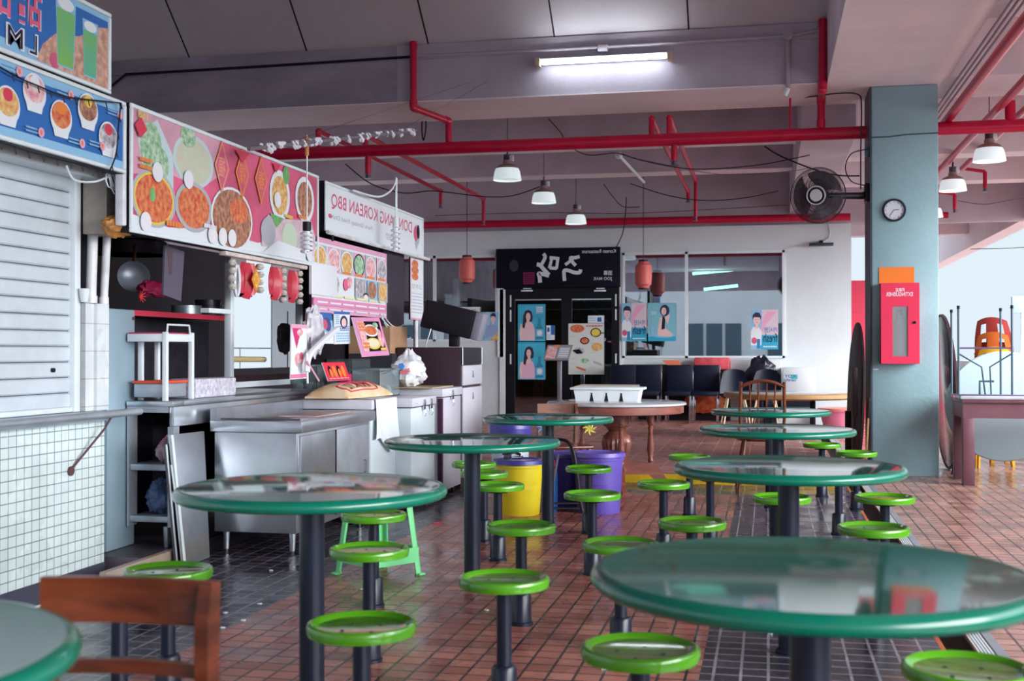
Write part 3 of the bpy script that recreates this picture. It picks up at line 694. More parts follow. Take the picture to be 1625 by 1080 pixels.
# leaning steel door panels
for i, (cs, mm, lb) in enumerate(((((291, 853), (333, 841), (324, 684), (270, 690)), M_steel, 'brushed steel sheet leaning against the stall counter'), (((280, 850), (300, 845), (287, 700), (262, 705)), M_dsteel, 'dark steel sheet leaning left of the brushed one'))):
    xb, xt = (-3.17, -3.26) if i == 0 else (-3.22, -3.285)
    q = [P(*cs[0], X=xb), P(*cs[1], X=xb), P(*cs[2], X=xt), P(*cs[3], X=xt)]
    zb = min(q[0].z, q[1].z); q[0].z = q[1].z = .004
    t = thing('steel_sheet', lb, 'sheet', q[0], group='steel sheets leaning at the counter')
    m = MB(); m.poly(q, (-.012, 0, 0), mm)
    e = (q[3]-q[0]); w = (q[1]-q[0])*.07; m.poly([q[0]+V(.002, 0, 0), q[0]+w+V(.002, 0, 0), q[3]+w+V(.002, 0, 0), q[3]+V(.002, 0, 0)], (.006, 0, 0), M_alu)  # pale strip paints a highlight along the sheet's left edge
    m.build('sheet_with_highlight', t)
t = None
m = MB(); m.tube([P(272, 738, X=-3.2), P(291, 886, h=.004)], .006, M_alu, n=8); tag(m.build('white_stick'), 'thin white stick leaning in front of the steel panels', 'stick')
# trolley frame on the counter
t = thing('dish_trolley', 'white metal frame trolley with a grey tray on the stall counter', 'trolley', (-3.5, 6.37, .916))
zt = .917
for (x, y) in ((-3.35, 6.21), (-3.35, 6.52), (-3.57, 6.33), (-3.57, 6.52)):
    m = MB(); m.bbox((x-.014, y-.014, zt if y > 6.3 else zt), (x+.014, y+.014, 1.31), M_alu, .004); m.build('post', t)
m = MB(); m.tube([(-3.35, 6.225, 1.30), (-3.35, 6.235, 1.352), (-3.35, 6.49, 1.352), (-3.35, 6.505, 1.30)], .006, M_alu); m.build('handle', t)
m = MB(); m.bbox((-3.585, 6.20, 1.255), (-3.34, 6.53, 1.30), M_alu, .004); m.box((-3.58, 6.21, 1.301), (-3.37, 6.52, 1.308), pc('crimson_plastic', (.50, .02, .10))); m.build('top_tray', t)
m = MB(); m.bbox((-3.56, 6.23, .935), (-3.37, 6.50, 1.015), M_steel2, .008); m.box((-3.565, 6.225, 1.016), (-3.365, 6.505, 1.03), pc('orange_red_rim', (.70, .08, .03))); m.build('lower_tray', t)
# wrapped tray
m = MB(); m.bbox((-3.52, 6.56, .917), (-3.34, 7.12, 1.035), pc('white_wrap', (.72, .72, .78), .35, col2=(.42, .38, .50), scale=40, bump=.8, bscale=30), .015)
tag(m.build('wrapped_crate'), 'long white plastic-wrapped crate beside the trolley on the counter', 'crate')
# kitchen back splash, shelf, mullion
t = thing('kitchen_shelf', 'dark wall shelf over a dark steel splashback inside the stall', 'shelf', (-4.3, 7.3, .08))
m = MB(); m.box((-4.50, 6.2, .081), (-4.47, 9.0, 1.44), M_dsteel); m.build('splashback', t)
m = MB(); m.box((-4.75, 6.2, 1.441), (-4.1, 8.6, 1.47), M_dark); m.build('board', t)
m = MB(); m.box((-4.099, 7.1, 1.435), (-4.09, 8.55, 1.472), p_red); m.build('edge_strip', t)
q = P(345, 488, X=-3.62)
m = MB(); m.box((-3.66, 7.25, 1.455), (-3.60, 7.62, 1.485), M_alu); tag(m.build('shelf_bracket'), 'short white bracket against the white mullion', 'bracket')
m = MB(); m.bbox((-3.66, 7.60, .916), (-3.61, 7.655, 1.83), M_alu, .006); tag(m.build('window_post'), 'white post between the dark kitchen and the bright opening', 'post')
m = MB(); m.bbox((-3.66, 8.86, .916), (-3.61, 8.90, 1.83), M_alu, .006); tag(m.build('window_post'), 'white post at the far side of the bright opening', 'post')
m = MB(); m.box((-3.66, 7.655, .945), (-3.62, 8.86, .985), M_alu); m.box((-3.67, 7.655, .985), (-3.63, 8.86, 1.03), M_dwood); tag(m.build('window_sill'), 'brown and silver sill below the bright opening', 'sill')
# opening backdrop: pale panel and rails outside
m = MB(); py0, py1 = P(431, 500, X=-6.47).y, P(486, 500, X=-6.47).y; m.box((-6.48, py0, .98), (-6.46, py1, 2.38), mat('pale_grey_panel', (.46, .52, .58), .5)); m.box((-6.455, py0+.5, .98), (-6.45, py0+.52, 1.75), M_dsteel); tag(m.build('screen_panel'), 'pale grey panel at the right of the bright stall opening', 'panel')
t = thing('railing', 'thin grey railing with a yellow bar in the bright opening', 'railing', (-6.6, 12, .9))
m = MB(); m.cyl((-6.62, OY+.1, 1.10), (-6.62, py0+.1, 1.09), .038, pc('yellow_bar', (.72, .60, .30)), 12); m.build('yellow_bar', t)
m = MB(); m.tube([(-6.7, OY-.5, 1.24), (-6.7, py1, 1.24)], .008, M_steel2); m.tube([(-6.7, OY+.7, .98), (-6.7, OY+.7, 1.24)], .008, M_steel2); m.build('rail', t)
# made-up crumpled shape standing in for a bag's mirror reflection
crumple('bag_reflection', 'dark grey shape imitating a bag reflection in the bright opening', 'bag', P(452, 535, X=-4.2), (.05, .13, .13), pc('bag_reflection_grey', (.34, .35, .40), .4, var=.3, scale=8), 4, .3, 1.8)
# pans and pots
def pan(px, py, X, r, label):
    c = P(px, py, X=X); t = thing('frying_pan', label, 'pan', c)
    R = V(.55, -.80, .12).to_track_quat('Z', 'Y').to_matrix()
    m = MB(); m.lathe([(0, -.045), (r*.55, -.043), (r*.85, -.022), (r, 0), (r*1.01, .0), (r*.87, -.027), (r*.55, -.048), (0, -.05)], pc('pan_grey', (.30, .33, .40), .35, .4), c=c, n=40, M=R, caps=False); m.build('bowl', t)
    m = MB(); m.tube([c+V(.0, .0, r*.95), c+V(.0, .012, r*1.35), c+V(0, .02, r*2.0)], [.009, .012, .013], M_wood, n=10); m.tube([c+V(0, .02, r*2.0), c+V(0, .03, r*2.15), c+V(0, .04, r*2.0)], .003, M_chrome, n=6); m.build('handle', t)
pan(212, 438, -4.2, .105, 'grey pan with an orange wooden handle hanging in the dark kitchen')
m = MB(); m.tube([P(140, 375, X=-4.25), P(560, 375, X=-4.25)], .008, M_dsteel); tag(m.build('hanging_rail'), 'dark hanging rail across the kitchen above the pan', 'rail')
def pot(px, py, X, r, h, mm, label, nm='cooking_pot'):
    c = P(px, py, X=X); m = MB(); m.lathe([(0, 0), (r*.9, 0), (r, h*.15), (r, h), (r*1.06, h), (r*1.06, h*1.04), (r*.96, h*1.03), (r*.95, h*.2), (0, h*.1)], mm, c=(c.x, c.y, 1.471), n=32, caps=False)
    tag(m.build(nm), label, 'pot')
pot(296, 478, -4.3, .11, .07, M_steel2, 'shallow silver bowl on the kitchen shelf, behind the hanging grey board', 'steel_bowl')
pot(330, 470, -4.35, .10, .13, M_dsteel, 'dark pot on the kitchen shelf beside the silver bowl')
pot(352, 470, -4.35, .09, .10, M_dsteel, 'dark pot at the right end of the kitchen shelf')
c = P(206, 398, X=-4.6); m = MB(); m.lathe([(.27, 0), (.27, .09), (.2, .14), (0, .15)], M_dsteel, c=(c.x, c.y, c.z-.03), n=32); m.lathe([(0, 0), (.27, 0)], M_dsteel, c=(c.x, c.y, c.z-.03), n=32, caps=False); tag(m.build('wok'), 'large dark wok on the top rack of the kitchen', 'wok')
m = MB(); a, b = P(262, 392, X=-3.5), P(290, 478, X=-3.5); m.poly([(-3.5, a.y, 1.83), (-3.5, b.y+.02, 1.81), (-3.5, b.y-.02, b.z), (-3.5, a.y-.02, b.z+.03)], (-.012, 0, 0), pc('grey_board', (.10, .085, .13), .6)); m.poly([(-3.499, a.y+.03, 1.80), (-3.499, a.y+.09, 1.80), (-3.499, a.y+.08, 1.66), (-3.499, a.y+.05, 1.66)], (.001, 0, 0), pc('brown_tape', (.10, .05, .06)))
tag(m.build('hanging_board'), 'grey board hanging below the red signboard', 'board')
crumple('plastic_bag', 'crimson plastic bag lying on the kitchen shelf', 'bag', P(243, 458, X=-3.95)+V(0, 0, .0), (.05, .16, .05), pc('crimson_bag', (.22, .01, .05), .35, var=.3, scale=12), 2, .3)
m = MB(); c = P(222, 470, X=-3.9)
for k in range(9):
    a = k*2*PI/9; m.tube([c, c+V(.02, .05*math.cos(a), .04*math.sin(a))], [.006, .002], pc('bright_red_ribbon', (.75, .03, .04)), n=5)
tag(m.build('red_bow'), 'bright red ribbon bow on the crimson bag', 'bow')
# red lantern cloths and paper garlands in the opening
def cloth(px, w, h, label, i):
    a = P(px, 412+(px-380)*.1, X=-3.40); t = thing('red_lantern', label, 'lantern', (-3.40, a.y, 1.79), group='red new year decorations')
    m = MB(); n = 13; vs_ = []
    for r_ in range(9):
        f = r_/8; zz = -h*f; ww = w*(.30+.14*math.sin(PI*f*.9))
        for k in range(n):
            u = k/(n-1)*2-1; vs_.append((.02*math.cos(u*PI*2.5)+.03*math.sin(PI*f)*(1-u*u), u*ww, zz-.02*math.cos(u*PI)*f))
    m.add(vs_, [(r_*n+k, r_*n+k+1, (r_+1)*n+k+1, (r_+1)*n+k) for r_ in range(8) for k in range(n-1)], pc('red_paper', (.50, .012, .035), .35, col2=(.62, .06, .10), scale=9), True); L(m, 'paper_shade', t)
    if i == 0:
        m = MB(); m.poly([(.062, -.07, -.115), (.062, 0, -.20), (.062, .07, -.115), (.062, 0, -.03)], (.004, 0, 0), p_or); m.poly([(.067, -.05, -.115), (.067, 0, -.175), (.067, .05, -.115), (.067, 0, -.055)], (.002, 0, 0), p_yel)
        L(m, 'gold_diamond', t)
        d = Dec((.0695, -.03, -.145), (0, .06, 0), (0, 0, .06), (1, 0, 0)); d.txt('福', 0, 0, 1, 1, p_or); L(d, 'lucky_character', t)
cloth(392, .30, .225, 'red paper lantern with a gold diamond, first under the cream rail', 0)
cloth(436, .26, .215, 'plain red paper lantern in the middle under the cream rail', 1)
cloth(463, .20, .22, 'narrow red paper lantern at the far end of the cream rail', 2)
def garland(px, n_, label):
    a = P(px, 415+(px-380)*.1, X=-3.38); t = thing('paper_garland', label, 'garland', (-3.38, a.y, 1.80), group='pale paper garlands')
    m = MB()
    for k in range(n_):
        m.lathe([(0, 0), (.022, -.004), (.032, -.024), (.020, -.040), (0, -.044)], pc('garland_cream', (.68, .64, .56), .6, col2=(.40, .36, .34), scale=30), c=(0, .006*math.sin(k*2.3), -.052*k-.005), n=10, caps=False)
    L(m, 'paper_tiers', t)
garland(368, 4, 'cream paper garland beside the dark kitchen edge'); garland(412, 4, 'cream paper garland between the first two red lanterns')
garland(449, 5, 'cream paper garland between the last two red lanterns'); garland(475, 5, 'cream paper garland at the far end of the red lanterns')
m = MB(); a = P(376, 445, X=-3.37); m.tube([V(-3.37, a.y+.035*math.cos(k*.45), a.z+.10*math.sin(k*.45)) for k in range(15)], .012, pc('tinsel_white', (.68, .70, .76), .4), n=6, closed=False); tag(m.build('tinsel_wreath'), 'small white tinsel loop hanging under the first red lantern', 'wreath')
m = MB()
for px in (388, 442): a = P(px, 466, X=-3.45); m.lathe([(0, -.02), (.05, -.02), (.06, .03), (0, .03)], M_black, c=(a.x, a.y, a.z), n=16, caps=False)
tag(m.build('tassel_weights'), 'pair of black tassel ends below the red lanterns', 'tassel')

# ---- worktable, chest freezers and what stands on them
M_lid = mat('freezer_lid', (.60, .60, .68), .35, var=.08, scale=5); M_frz = mat('freezer_white', (.58, .66, .72), .3, var=.05, scale=3)
t = thing('steel_worktable', 'stainless steel cabinet worktable with sliding doors on short legs', 'cabinet', (-2.96, 7.2, 0))
m = MB(); m.bbox((-3.22, 6.56, .13), (-2.70, 7.86, .72), M_steel, .005); m.build('body', t)
m = MB(); m.bbox((-3.24, 6.54, .722), (-2.66, 7.88, .79), M_steel, .006); m.build('worktop', t)
m = MB(); m.box((-3.24, 6.545, .79), (-3.20, 7.88, .86), M_steel); m.box((-3.24, 6.60, .791), (-2.70, 6.62, .80), M_dsteel); m.build('back_lip', t)
for k, (ya, yb) in enumerate(((6.60, 7.17), (7.20, 7.82))):
    m = MB(); m.bbox((-2.699, ya, .16), (-2.688, yb, .70), M_steel2 if k else M_steel, .004); o = m.build('sliding_door', t)
    if k: m = MB(); m.tube([(-2.687, 7.72, .38), (-2.672, 7.72, .38), (-2.672, 7.72, .46), (-2.687, 7.72, .46)], .005, M_dsteel, n=6); m.build('handle', o)
m = MB(); m.box((-2.698, 7.17, .16), (-2.69, 7.20, .70), M_dark); m.build('door_gap', t)
m = MB(); m.box((-3.0, 7.0, .791), (-2.75, 7.6, .796), pc('bloody_board', (.40, .22, .20), .3, col2=(.60, .50, .50), scale=9)); m.build('cutting_surface', t)
for x in (-3.17, -2.75):
    for y in (6.62, 7.80): m = MB(); m.cyl((x, y, .0), (x, y, .02), .013, M_dsteel, 12); m.cyl((x, y, .02), (x, y, .13), .016, M_steel, 12, r2=.022); m.build('leg', t)
def freezer(name, label, x0, x1, y0, y1, z0, z1, lidm, body, latch=0, strip=False):
    t = thing(name, label, 'freezer', ((x0+x1)/2, (y0+y1)/2, 0), group='chest freezers in a row')
    m = MB(); m.bbox((x0, y0, z0), (x1, y1, z1-.075), body, .012); m.build('body', t)
    m = MB(); m.bbox((x0-.01, y0-.01, z1-.070), (x1+.012, y1+.01, z1), lidm, .01); m.box((x0+.01, y0+.01, z1-.076), (x1-.004, y1-.01, z1-.07), M_dark); l_ = m.build('lid', t)
    for k in range(latch):
        y = y0+(y1-y0)*(.45+.3*k); m = MB(); m.bbox((x1+.012, y-.018, z1-.10), (x1+.024, y+.018, z1-.02), M_chrome, .004); m.tube([(x1+.02, y, z1-.10), (x1+.03, y, z1-.13), (x1+.02, y, z1-.15)], .005, M_chrome, n=6); m.build('latch', l_)
    if y0 > 9.2: m = MB(); m.box((x1-.03, y0-.012, .1), (x1+.003, y0+.03, z1-.08), pc('plum_strip', (.06, .02, .05))); m.build('corner_strip', t)
    for x in (x0+.06, x1-.06):
        for y in (y0+.06, y1-.06): m = MB(); m.cyl((x-.01, y, z0*.5), (x+.01, y, z0*.5), z0*.5, M_black, 14); m.build('castor', t)
    return t
freezer('chest_freezer', 'white chest freezer carrying the rice sack, under a draped white sheet', -3.22, -2.70, 7.90, 8.46, .05, .862, M_lid, M_frz)
freezer('chest_freezer', 'white chest freezer with a violet-edged lid in the middle of the row', -3.28, -2.60, 8.53, 9.17, .05, .85, M_lid, M_frz, 2)
freezer('chest_freezer', 'grey chest freezer with a tan-edged lid and metal latch, last of the row', -3.28, -2.60, 9.38, 10.0, .05, .895, M_lid, mat('freezer_mauve', (.52, .50, .58), .35, var=.06, scale=3), 1)
m = MB(); m.box((-3.2, 9.30, .897), (-2.66, 9.96, .905), pc('tan_board', (.50, .38, .24), .5)); tag(m.build('wooden_board'), 'tan board lying on the lid of the last chest freezer', 'board')
# white sheet over the first freezer
m = MB(); n = 12; vs_ = []
prof = [(-3.0, .868), (-2.75, .868), (-2.678, .862), (-2.672, .80), (-2.668, .70), (-2.664, .60), (-2.668, .53)]
for (x, z) in prof:
    for k in range(n):
        u = k/(n-1); y = 7.93+u*.47; zz = z; xx = x+(.008*math.sin(u*14)*(max(0, .86-z))/.3)
        if z < .62: y += .03*(u-.5); zz += .06*math.sin(u*5+1)*(1 if z < .55 else .4)
        vs_.append((xx, y, zz))
m.add(vs_, [(a*n+k, a*n+k+1, (a+1)*n+k+1, (a+1)*n+k) for a in range(len(prof)-1) for k in range(n-1)], pc('white_sheet', (.70, .76, .82), .6), True)
tag(m.build('draped_sheet'), 'white sheet draped over the side of the first chest freezer', 'sheet')
# rice sack
t = thing('rice_sack', 'yellow rice sack with a red printed frame lying on the first freezer', 'sack', (-2.95, 8.15, .87))
from mathutils import noise
m = MB(); nx, ny = 30, 14; top = []; c0 = V(-2.95, 8.17, .872)
def sackp(u, v):
    e = (1-abs(u)**4)*(1-abs(v)**3.0); return V(c0.x+v*.16+0.04*u, c0.y+u*.37, c0.z+.012+.09*max(0, e)**.6+.006*noise.noise(V(u*4, v*4, 1)))
vs_ = [sackp(-1+2*i/nx, -1+2*j/ny) for i in range(nx+1) for j in range(ny+1)]
M_sack = mat('woven_rice_sack', (.72, .48, .26), .45, col2=(.80, .66, .46), scale=6)
m.add(vs_, [(i*(ny+1)+j, (i+1)*(ny+1)+j, (i+1)*(ny+1)+j+1, i*(ny+1)+j+1) for i in range(nx) for j in range(ny)], M_sack, True)
vb = [V(q.x, q.y, c0.z) for q in vs_]; m.add(vb, [(i*(ny+1)+j, i*(ny+1)+j+1, (i+1)*(ny+1)+j+1, (i+1)*(ny+1)+j) for i in range(nx) for j in range(ny)], M_sack, True)
rim = [i*(ny+1) for i in range(nx+1)]+[nx*(ny+1)+j for j in range(1, ny+1)]+[i*(ny+1)+ny for i in range(nx-1, -1, -1)]+[j for j in range(ny-1, 0, -1)]
ro = len(m.v); m.add([vs_[i] for i in rim]+[vb[i] for i in rim], [(i, (i+1) % len(rim), len(rim)+(i+1) % len(rim), len(rim)+i) for i in range(len(rim))], M_sack, True)
m.build('sack_body', t)
m = MB()
def onsack(pts, r): m.tube([sackp(u, v)+V(0, 0, .003) for u, v in pts], r, p_red, n=5)
fr = [(-.78, .90), (.38, .90), (.45, .60), (.38, .2), (-.78, .2), (-.84, .60), (-.78, .90)]; fp = []
for a, b in zip(fr, fr[1:]): fp += [(a[0]+(b[0]-a[0])*k/5, a[1]+(b[1]-a[1])*k/5) for k in range(5)]
onsack(fp+[fp[0]], .005)
vt, ft, _ = text_geo('THAI HOM MALI RICE')
m.add([sackp(-.70+1.0*(1-a), .34+.48*(1-b))+V(0, 0, .004) for a, b in vt], ft, pc('print_dark_red', (.25, .02, .03)))
m.build('printed_label', t)
# ---- the second stall's menus and clutter
def deco_pink(d):
    d.rect(0, 0, 1, 1, p_pink); d.rect(.0, .20, .98, .93, p_white)
    fs = [f_ora, f_pnk, f_ora, f_grn, f_pnk, f_gry]
    for i in range(6):
        u = .095+i*.163
        d.rect(u-.076, .56, u+.076, .90, (p_grey, p_pink)[i % 2]); d.ell(u, .73, .078, .165, p_black if i == 3 else p_white); d.ell(u, .73, .068, .145, fs[i]); d.rect(u-.06, .565, u+.05, .60, p_or)
    gs = [p_white, f_gry, f_pnk, f_gry, f_brn, f_ora]
    for i in range(1, 6):
        u = .10+i*.165
        if i == 2: d.ell(u-.03, .42, .032, .085, p_rose); d.ell(u+.02, .46, .03, .08, f_pnk)
        else: d.rect(u-.072, .24, u+.072, .54, (p_lblue, p_grey)[i % 2] if i > 2 else p_white); d.ell(u, .40, .066 if i > 2 else .05, .13, gs[i])
    d.ell(.67, .30, .04, .05, p_hair); d.ell(.67, .27, .034, .05, pc('print_cream', (.78, .74, .60)))
    d.marks(.08, .21, .95, .27, 1, pc('print_pale_yellow', (.78, .72, .40))); d.rect(0, .10, .98, .19, pc('print_deep_pink', (.72, .26, .46))); d.marks(.05, .115, .95, .175, 1, p_white, .4); d.marks(.03, .03, .97, .08, 1, p_white, .4)
sign('menu_board', 'pink menu board with two rows of dishes under the white signboard', 'menu', 8.30, 10.07, 1.49, 2.06, deco_pink, th=.02, fr=0)
m = MB(); m.bbox((-3.31, 8.27, 1.62), (-3.285, 8.80, 1.86), pc('white_paper', (.74, .76, .82), .6), .003); tag(m.build('paper_sheet'), 'blank white sheet over the left end of the pink menu board', 'paper')
m = MB(); m.box((-3.38, 10.10, .9), (-3.34, 10.72, 2.13), pc('dark_purple_cloth', (.035, .025, .045), .7)); tag(m.build('dark_curtain'), 'dark curtain panel to the right of the pink menu board', 'curtain')
def deco_vert(d):
    d.rect(0, 0, 1, 1, p_white); d.ell(.35, .90, .25, .07, f_red); d.ell(.35, .80, .27, .07, f_red); d.ell(.35, .70, .25, .06, f_red)
    d.txt('고추장', .1, .50, .9, .58, p_grey); d.marks(.1, .10, .9, .46, 7, p_grey, .3); d.rect(0, 0, 1, .03, p_pink); d.rect(0, 0, .05, 1, p_pink)
sign('menu_strip', 'narrow vertical menu hanging at the end of the white signboard', 'menu', 10.78, 11.22, 1.50, 2.09, deco_vert, th=.012, fr=0)
m = MB(); m.cyl((-3.34, 11.1, .95), (-3.34, 11.1, 1.52), .022, M_pipew, 12); m.cyl((-3.34, 11.1, 2.05), (-3.34, 11.1, 2.14), .02, M_pipew, 12); tag(m.build('white_post'), 'white post below the narrow vertical menu', 'post')
def deco_small(kind):
    def f(d):
        if kind == 'ice':
            d.rect(0, 0, 1, 1, p_white); d.rect(0, .93, 1, 1, p_pink); d.poly_([(.05, .93), (.65, .93), (.35, .55)], pc('print_magenta', (.62, .02, .16))); d.ell(.55, .85, .2, .06, f_pnk)
            d.ell(.5, .35, .28, .13, f_pnk); d.poly_([(.35, .30), (.65, .30), (.52, .12)], p_grey); d.ell(.65, .42, .12, .07, p_rose); d.rect(0, .02, 1, .09, pc('print_hot_pink', (.72, .18, .34)))
        if kind == 'blue1':
            d.rect(0, 0, 1, 1, p_lblue); d.rect(0, .75, 1, 1, pc('print_royal', (.03, .12, .40))); d.ell(.55, .62, .30, .22, pc('print_indigo', (.06, .06, .20))); d.ell(.35, .62, .2, .16, p_rose); d.poly_([(0, 0), (1, 0), (1, .3), (0, .4)], p_white)
        if kind == 'blue2':
            d.rect(0, 0, 1, 1, p_white); d.rect(0, .92, 1, 1, pc('print_royal', (.03, .12, .40))); d.ell(.6, .68, .24, .20, p_hair); d.ell(.6, .66, .15, .14, p_skin); d.marks(.08, .40, .9, .56, 3, pc('print_royal', (.03, .12, .40)), .6); d.marks(.1, .05, .9, .36, 4, p_lblue, .6); d.marks(.08, .6, .3, .9, 5, p_lblue, .6)
        if kind == 'ramen':
            d.rect(0, 0, 1, 1, pc('print_hot_pink2', (.72, .28, .50))); d.rect(.10, .12, .93, .90, p_black); d.ell(.55, .66, .28, .16, p_white); d.ell(.55, .66, .21, .12, f_red); d.ell(.52, .32, .26, .15, p_yel); d.ell(.52, .33, .20, .11, pc('print_noodle', (.75, .70, .50))); d.ell(.83, .45, .10, .24, f_pnk)
            d.poly_([(.10, .12), (.30, .12), (.36, .9), (.10, .9)], f_pnk); d.marks(.13, .62, .38, .86, 3, p_or, .7); d.marks(.13, .18, .36, .36, 2, p_or, .7); d.ell(.75, .8, .1, .07, f_grn); d.rect(.72, .13, .92, .2, p_yel)
        if kind == 'red':
            d.rect(0, 0, 1, 1, pc('print_bright_red', (.72, .03, .06)))
            for i in range(4): d.ell(.22+i*.19, .5, .08, .32, p_or if i % 2 else p_black); d.ell(.24+i*.19, .40, .06, .25, p_or)
            d.marks(.08, .05, .95, .16, 1, p_pink, .5)
    return f
def card(name, label, cat, cs, X, kind, th=.006, group=None):
    """leaning card given by its four corner pixels (bottom-left, bottom-right, top-left) on plane X"""
    a, b, c = [P(*q, X=x) for q, x in zip(cs, X)]
    U, Vv = b-a, c-a; n = U.cross(Vv).normalized()
    if n.x < 0 and abs(n.x) > abs(n.y): n = -n
    if abs(n.x) <= abs(n.y) and n.y > 0: n = -n
    t = thing(name, label, cat, a, group=group)
    m = MB(); m.poly([a, b, b+Vv, c], -n*th, p_white); m.build('card', t)
    d = Dec(a, U, Vv, n); deco_small(kind)(d); d.build('print', t); return t
card('ice_cream_poster', 'narrow pink and white dessert poster strip at the end of the bright opening', 'poster', ((461, 602), (486, 600), (462, 514)), (-3.05, -3.05, -3.05), 'ice')
card('small_poster', 'small blue poster, left one of two under the pink menu board', 'poster', ((512, 545), (531, 545), (507, 495)), (-3.15, -3.15, -3.15), 'blue1')
card('small_poster', 'small white and blue poster with a portrait under the pink menu board', 'poster', ((531, 546), (556, 545), (530, 494)), (-3.14, -3.14, -3.14), 'blue2')
card('tilted_menu', 'tilted pink menu card with noodle bowls on the glass case', 'menu', ((575, 566), (618, 563), (558, 503)), (-3.02, -3.02, -3.12), 'ramen')
card('red_menu_card', 'small red menu card standing behind the rice sack', 'menu', ((521, 604), (556, 602), (511, 575)), (-3.02, -3.02, -3.08), 'red')
m = MB(); m.bbox((-3.18, 8.55, .862), (-3.10, 8.95, 1.03), pc('magenta_tub', (.42, .01, .12), .4), .01); tag(m.build('magenta_box'), 'magenta box behind the small red menu card', 'box')
# stall counter behind freezers
t = thing('back_counter', 'grey back counter of the second stall behind the chest freezers', 'counter', (-3.6, 9.6, .08))
m = MB(); m.bbox((-4.0, 8.52, .84), (-3.36, 11.0, .88), M_steel, .006); m.build('worktop', t); m = MB(); m.box((-3.95, 8.55, .081), (-3.38, 10.95, .84), M_dsteel); m.build('body', t)
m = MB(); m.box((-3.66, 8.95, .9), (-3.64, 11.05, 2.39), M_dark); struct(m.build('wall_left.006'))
M_acr = mat('clear_acrylic', (.75, .85, .88), .05, trans=.92, ior=1.2)
def case(label, x0, x1, y0, y1, z0, h, lid=True):
    t = thing('display_case', label, 'case', ((x0+x1)/2, (y0+y1)/2, z0), group='clear boxes on the back of the freezers')
    m = MB(); w = .004
    for a, b in [((x0, y0, z0), (x1, y0+w, z0+h)), ((x0, y1-w, z0), (x1, y1, z0+h)), ((x0, y0, z0), (x0+w, y1, z0+h)), ((x1-w, y0, z0), (x1, y1, z0+h)), ((x0, y0, z0), (x1, y1, z0+w))]: m.box(a, b, M_acr)
    m.build('box_body', t)
    m = MB(); m.bbox((x0-.005, y0-.005, z0+h), (x1+.005, y1+.005, z0+h+.015), pc('teal_lid', (.12, .20, .22), .3) if lid else M_acr, .004); m.build('lid', t)
    m = MB()
    for k in range(6): m.sph((x0+.04+(x1-x0-.08)*((k*.37) % 1), y0+.05+(y1-y0-.1)*k/6, z0+.045), .032, pc('pale_food_packs', (.55, .60, .58), .5, var=.3, scale=20), 10, 6)
    m.build('contents', t)
case('clear teal-lidded box on the middle freezer below the tilted pink menu', -3.10, -2.88, 8.62, 9.12, .852, .20)
case('clear box behind the portrait poster on the back counter', -3.60, -3.40, 8.66, 9.2, .881, .20, False)
case('clear box on the back counter behind the tilted pink menu', -3.62, -3.40, 9.45, 10.0, .881, .24, False)
crumple('wrapped_umbrella', 'crumpled translucent white plastic over a bundle left of the small posters', 'bundle', P(497, 528, X=-3.12), (.05, .13, .17), pc('white_crinkle', (.50, .46, .54), .25, col2=(.72, .72, .78), scale=14), 6, .35, 2.5)
m = MB(); m.tube(catmull([P(487, 590, X=-3.0), P(492, 562, X=-3.0), P(522, 532, X=-3.0), P(535, 522, X=-3.0)], 6), .022, pc('white_strap', (.72, .74, .80), .4), n=8); m.tube([P(487, 560, X=-3.0), P(488, 608, X=-3.0)], .008, M_alu, n=6); m.tube([P(487, 573, X=-2.98), P(506, 604, X=-2.98)], .007, p_pink, n=6); tag(m.build('white_strap'), 'thick white strap sweeping up beside the crumpled plastic', 'strap')
m = MB(); a = P(605, 560, X=-3.3); m.box((-3.6, a.y, 1.18), (-3.22, a.y+.5, 1.42), pc('cardboard', (.42, .24, .14), .7, var=.15, scale=5)); m.box((-3.6, a.y, .906), (-3.2, a.y+.5, 1.18), M_dsteel); 
tag(m.build('cardboard_box'), 'brown cardboard box behind the white plastic bag', 'box')
crumple('shopping_bag', 'knotted white plastic bag with blue and red print on the last freezer', 'bag', (-2.93, 9.55, 1.055), (.12, .14, .15), pc('white_bag_film', (.62, .64, .70), .3, col2=(.78, .80, .84), scale=7), 11, .45, 2.4, flat=.908, taper=.65)
d = Dec(P(630, 592, X=-2.80), P(652, 606, X=-2.80)-P(630, 606, X=-2.80)+V(0, 0, 0), V(.0, 0, .08), (1, -.3, 0)); d.ell(.3, .7, .25, .35, p_blue, 5); d.stroke([(.2, .1), (.55, .25), (.9, .5)], .12, p_red); d.stroke([(.3, -.1), (.6, .05), (.95, .3)], .10, p_red)
o = d.build('bag_print'); o.parent = bpy.data.objects['shopping_bag']
# drawer cabinet with the set on it
t = thing('drawer_cabinet', 'tall grey drawer cabinet with a dark brown side beyond the freezers', 'cabinet', (-2.85, 10.4, 0))
m = MB(); m.bbox((-3.20, 10.06, .0), (-2.62, 10.80, 1.235), pc('dark_brown_board', (.035, .015, .025), .45), .006); m.build('carcass', t)
for k, (za, zb) in enumerate(((.9, 1.075), (.1, .88))):
    m = MB(); m.bbox((-2.619, 10.08, za), (-2.60, 10.78, zb), mat('grey_drawer_front', (.50, .49, .56), .4, var=.05, scale=3), .006); o = m.build('drawer' if k == 0 else 'door', t)
    m = MB(); m.bbox((-2.60, 10.40, zb-.11), (-2.59, 10.42, zb-.05), M_chrome, .003); m.build('handle', o)
m = MB(); m.box((-2.619, 10.08, 1.085), (-2.606, 10.78, 1.23), M_black); m.tube([(-2.604, 10.07, 1.08), (-2.604, 10.07, 1.236)], .006, M_alu, n=5); m.tube([(-2.604, 10.79, 1.08), (-2.604, 10.79, 1.236)], .006, M_alu, n=5); m.build('open_niche', t)
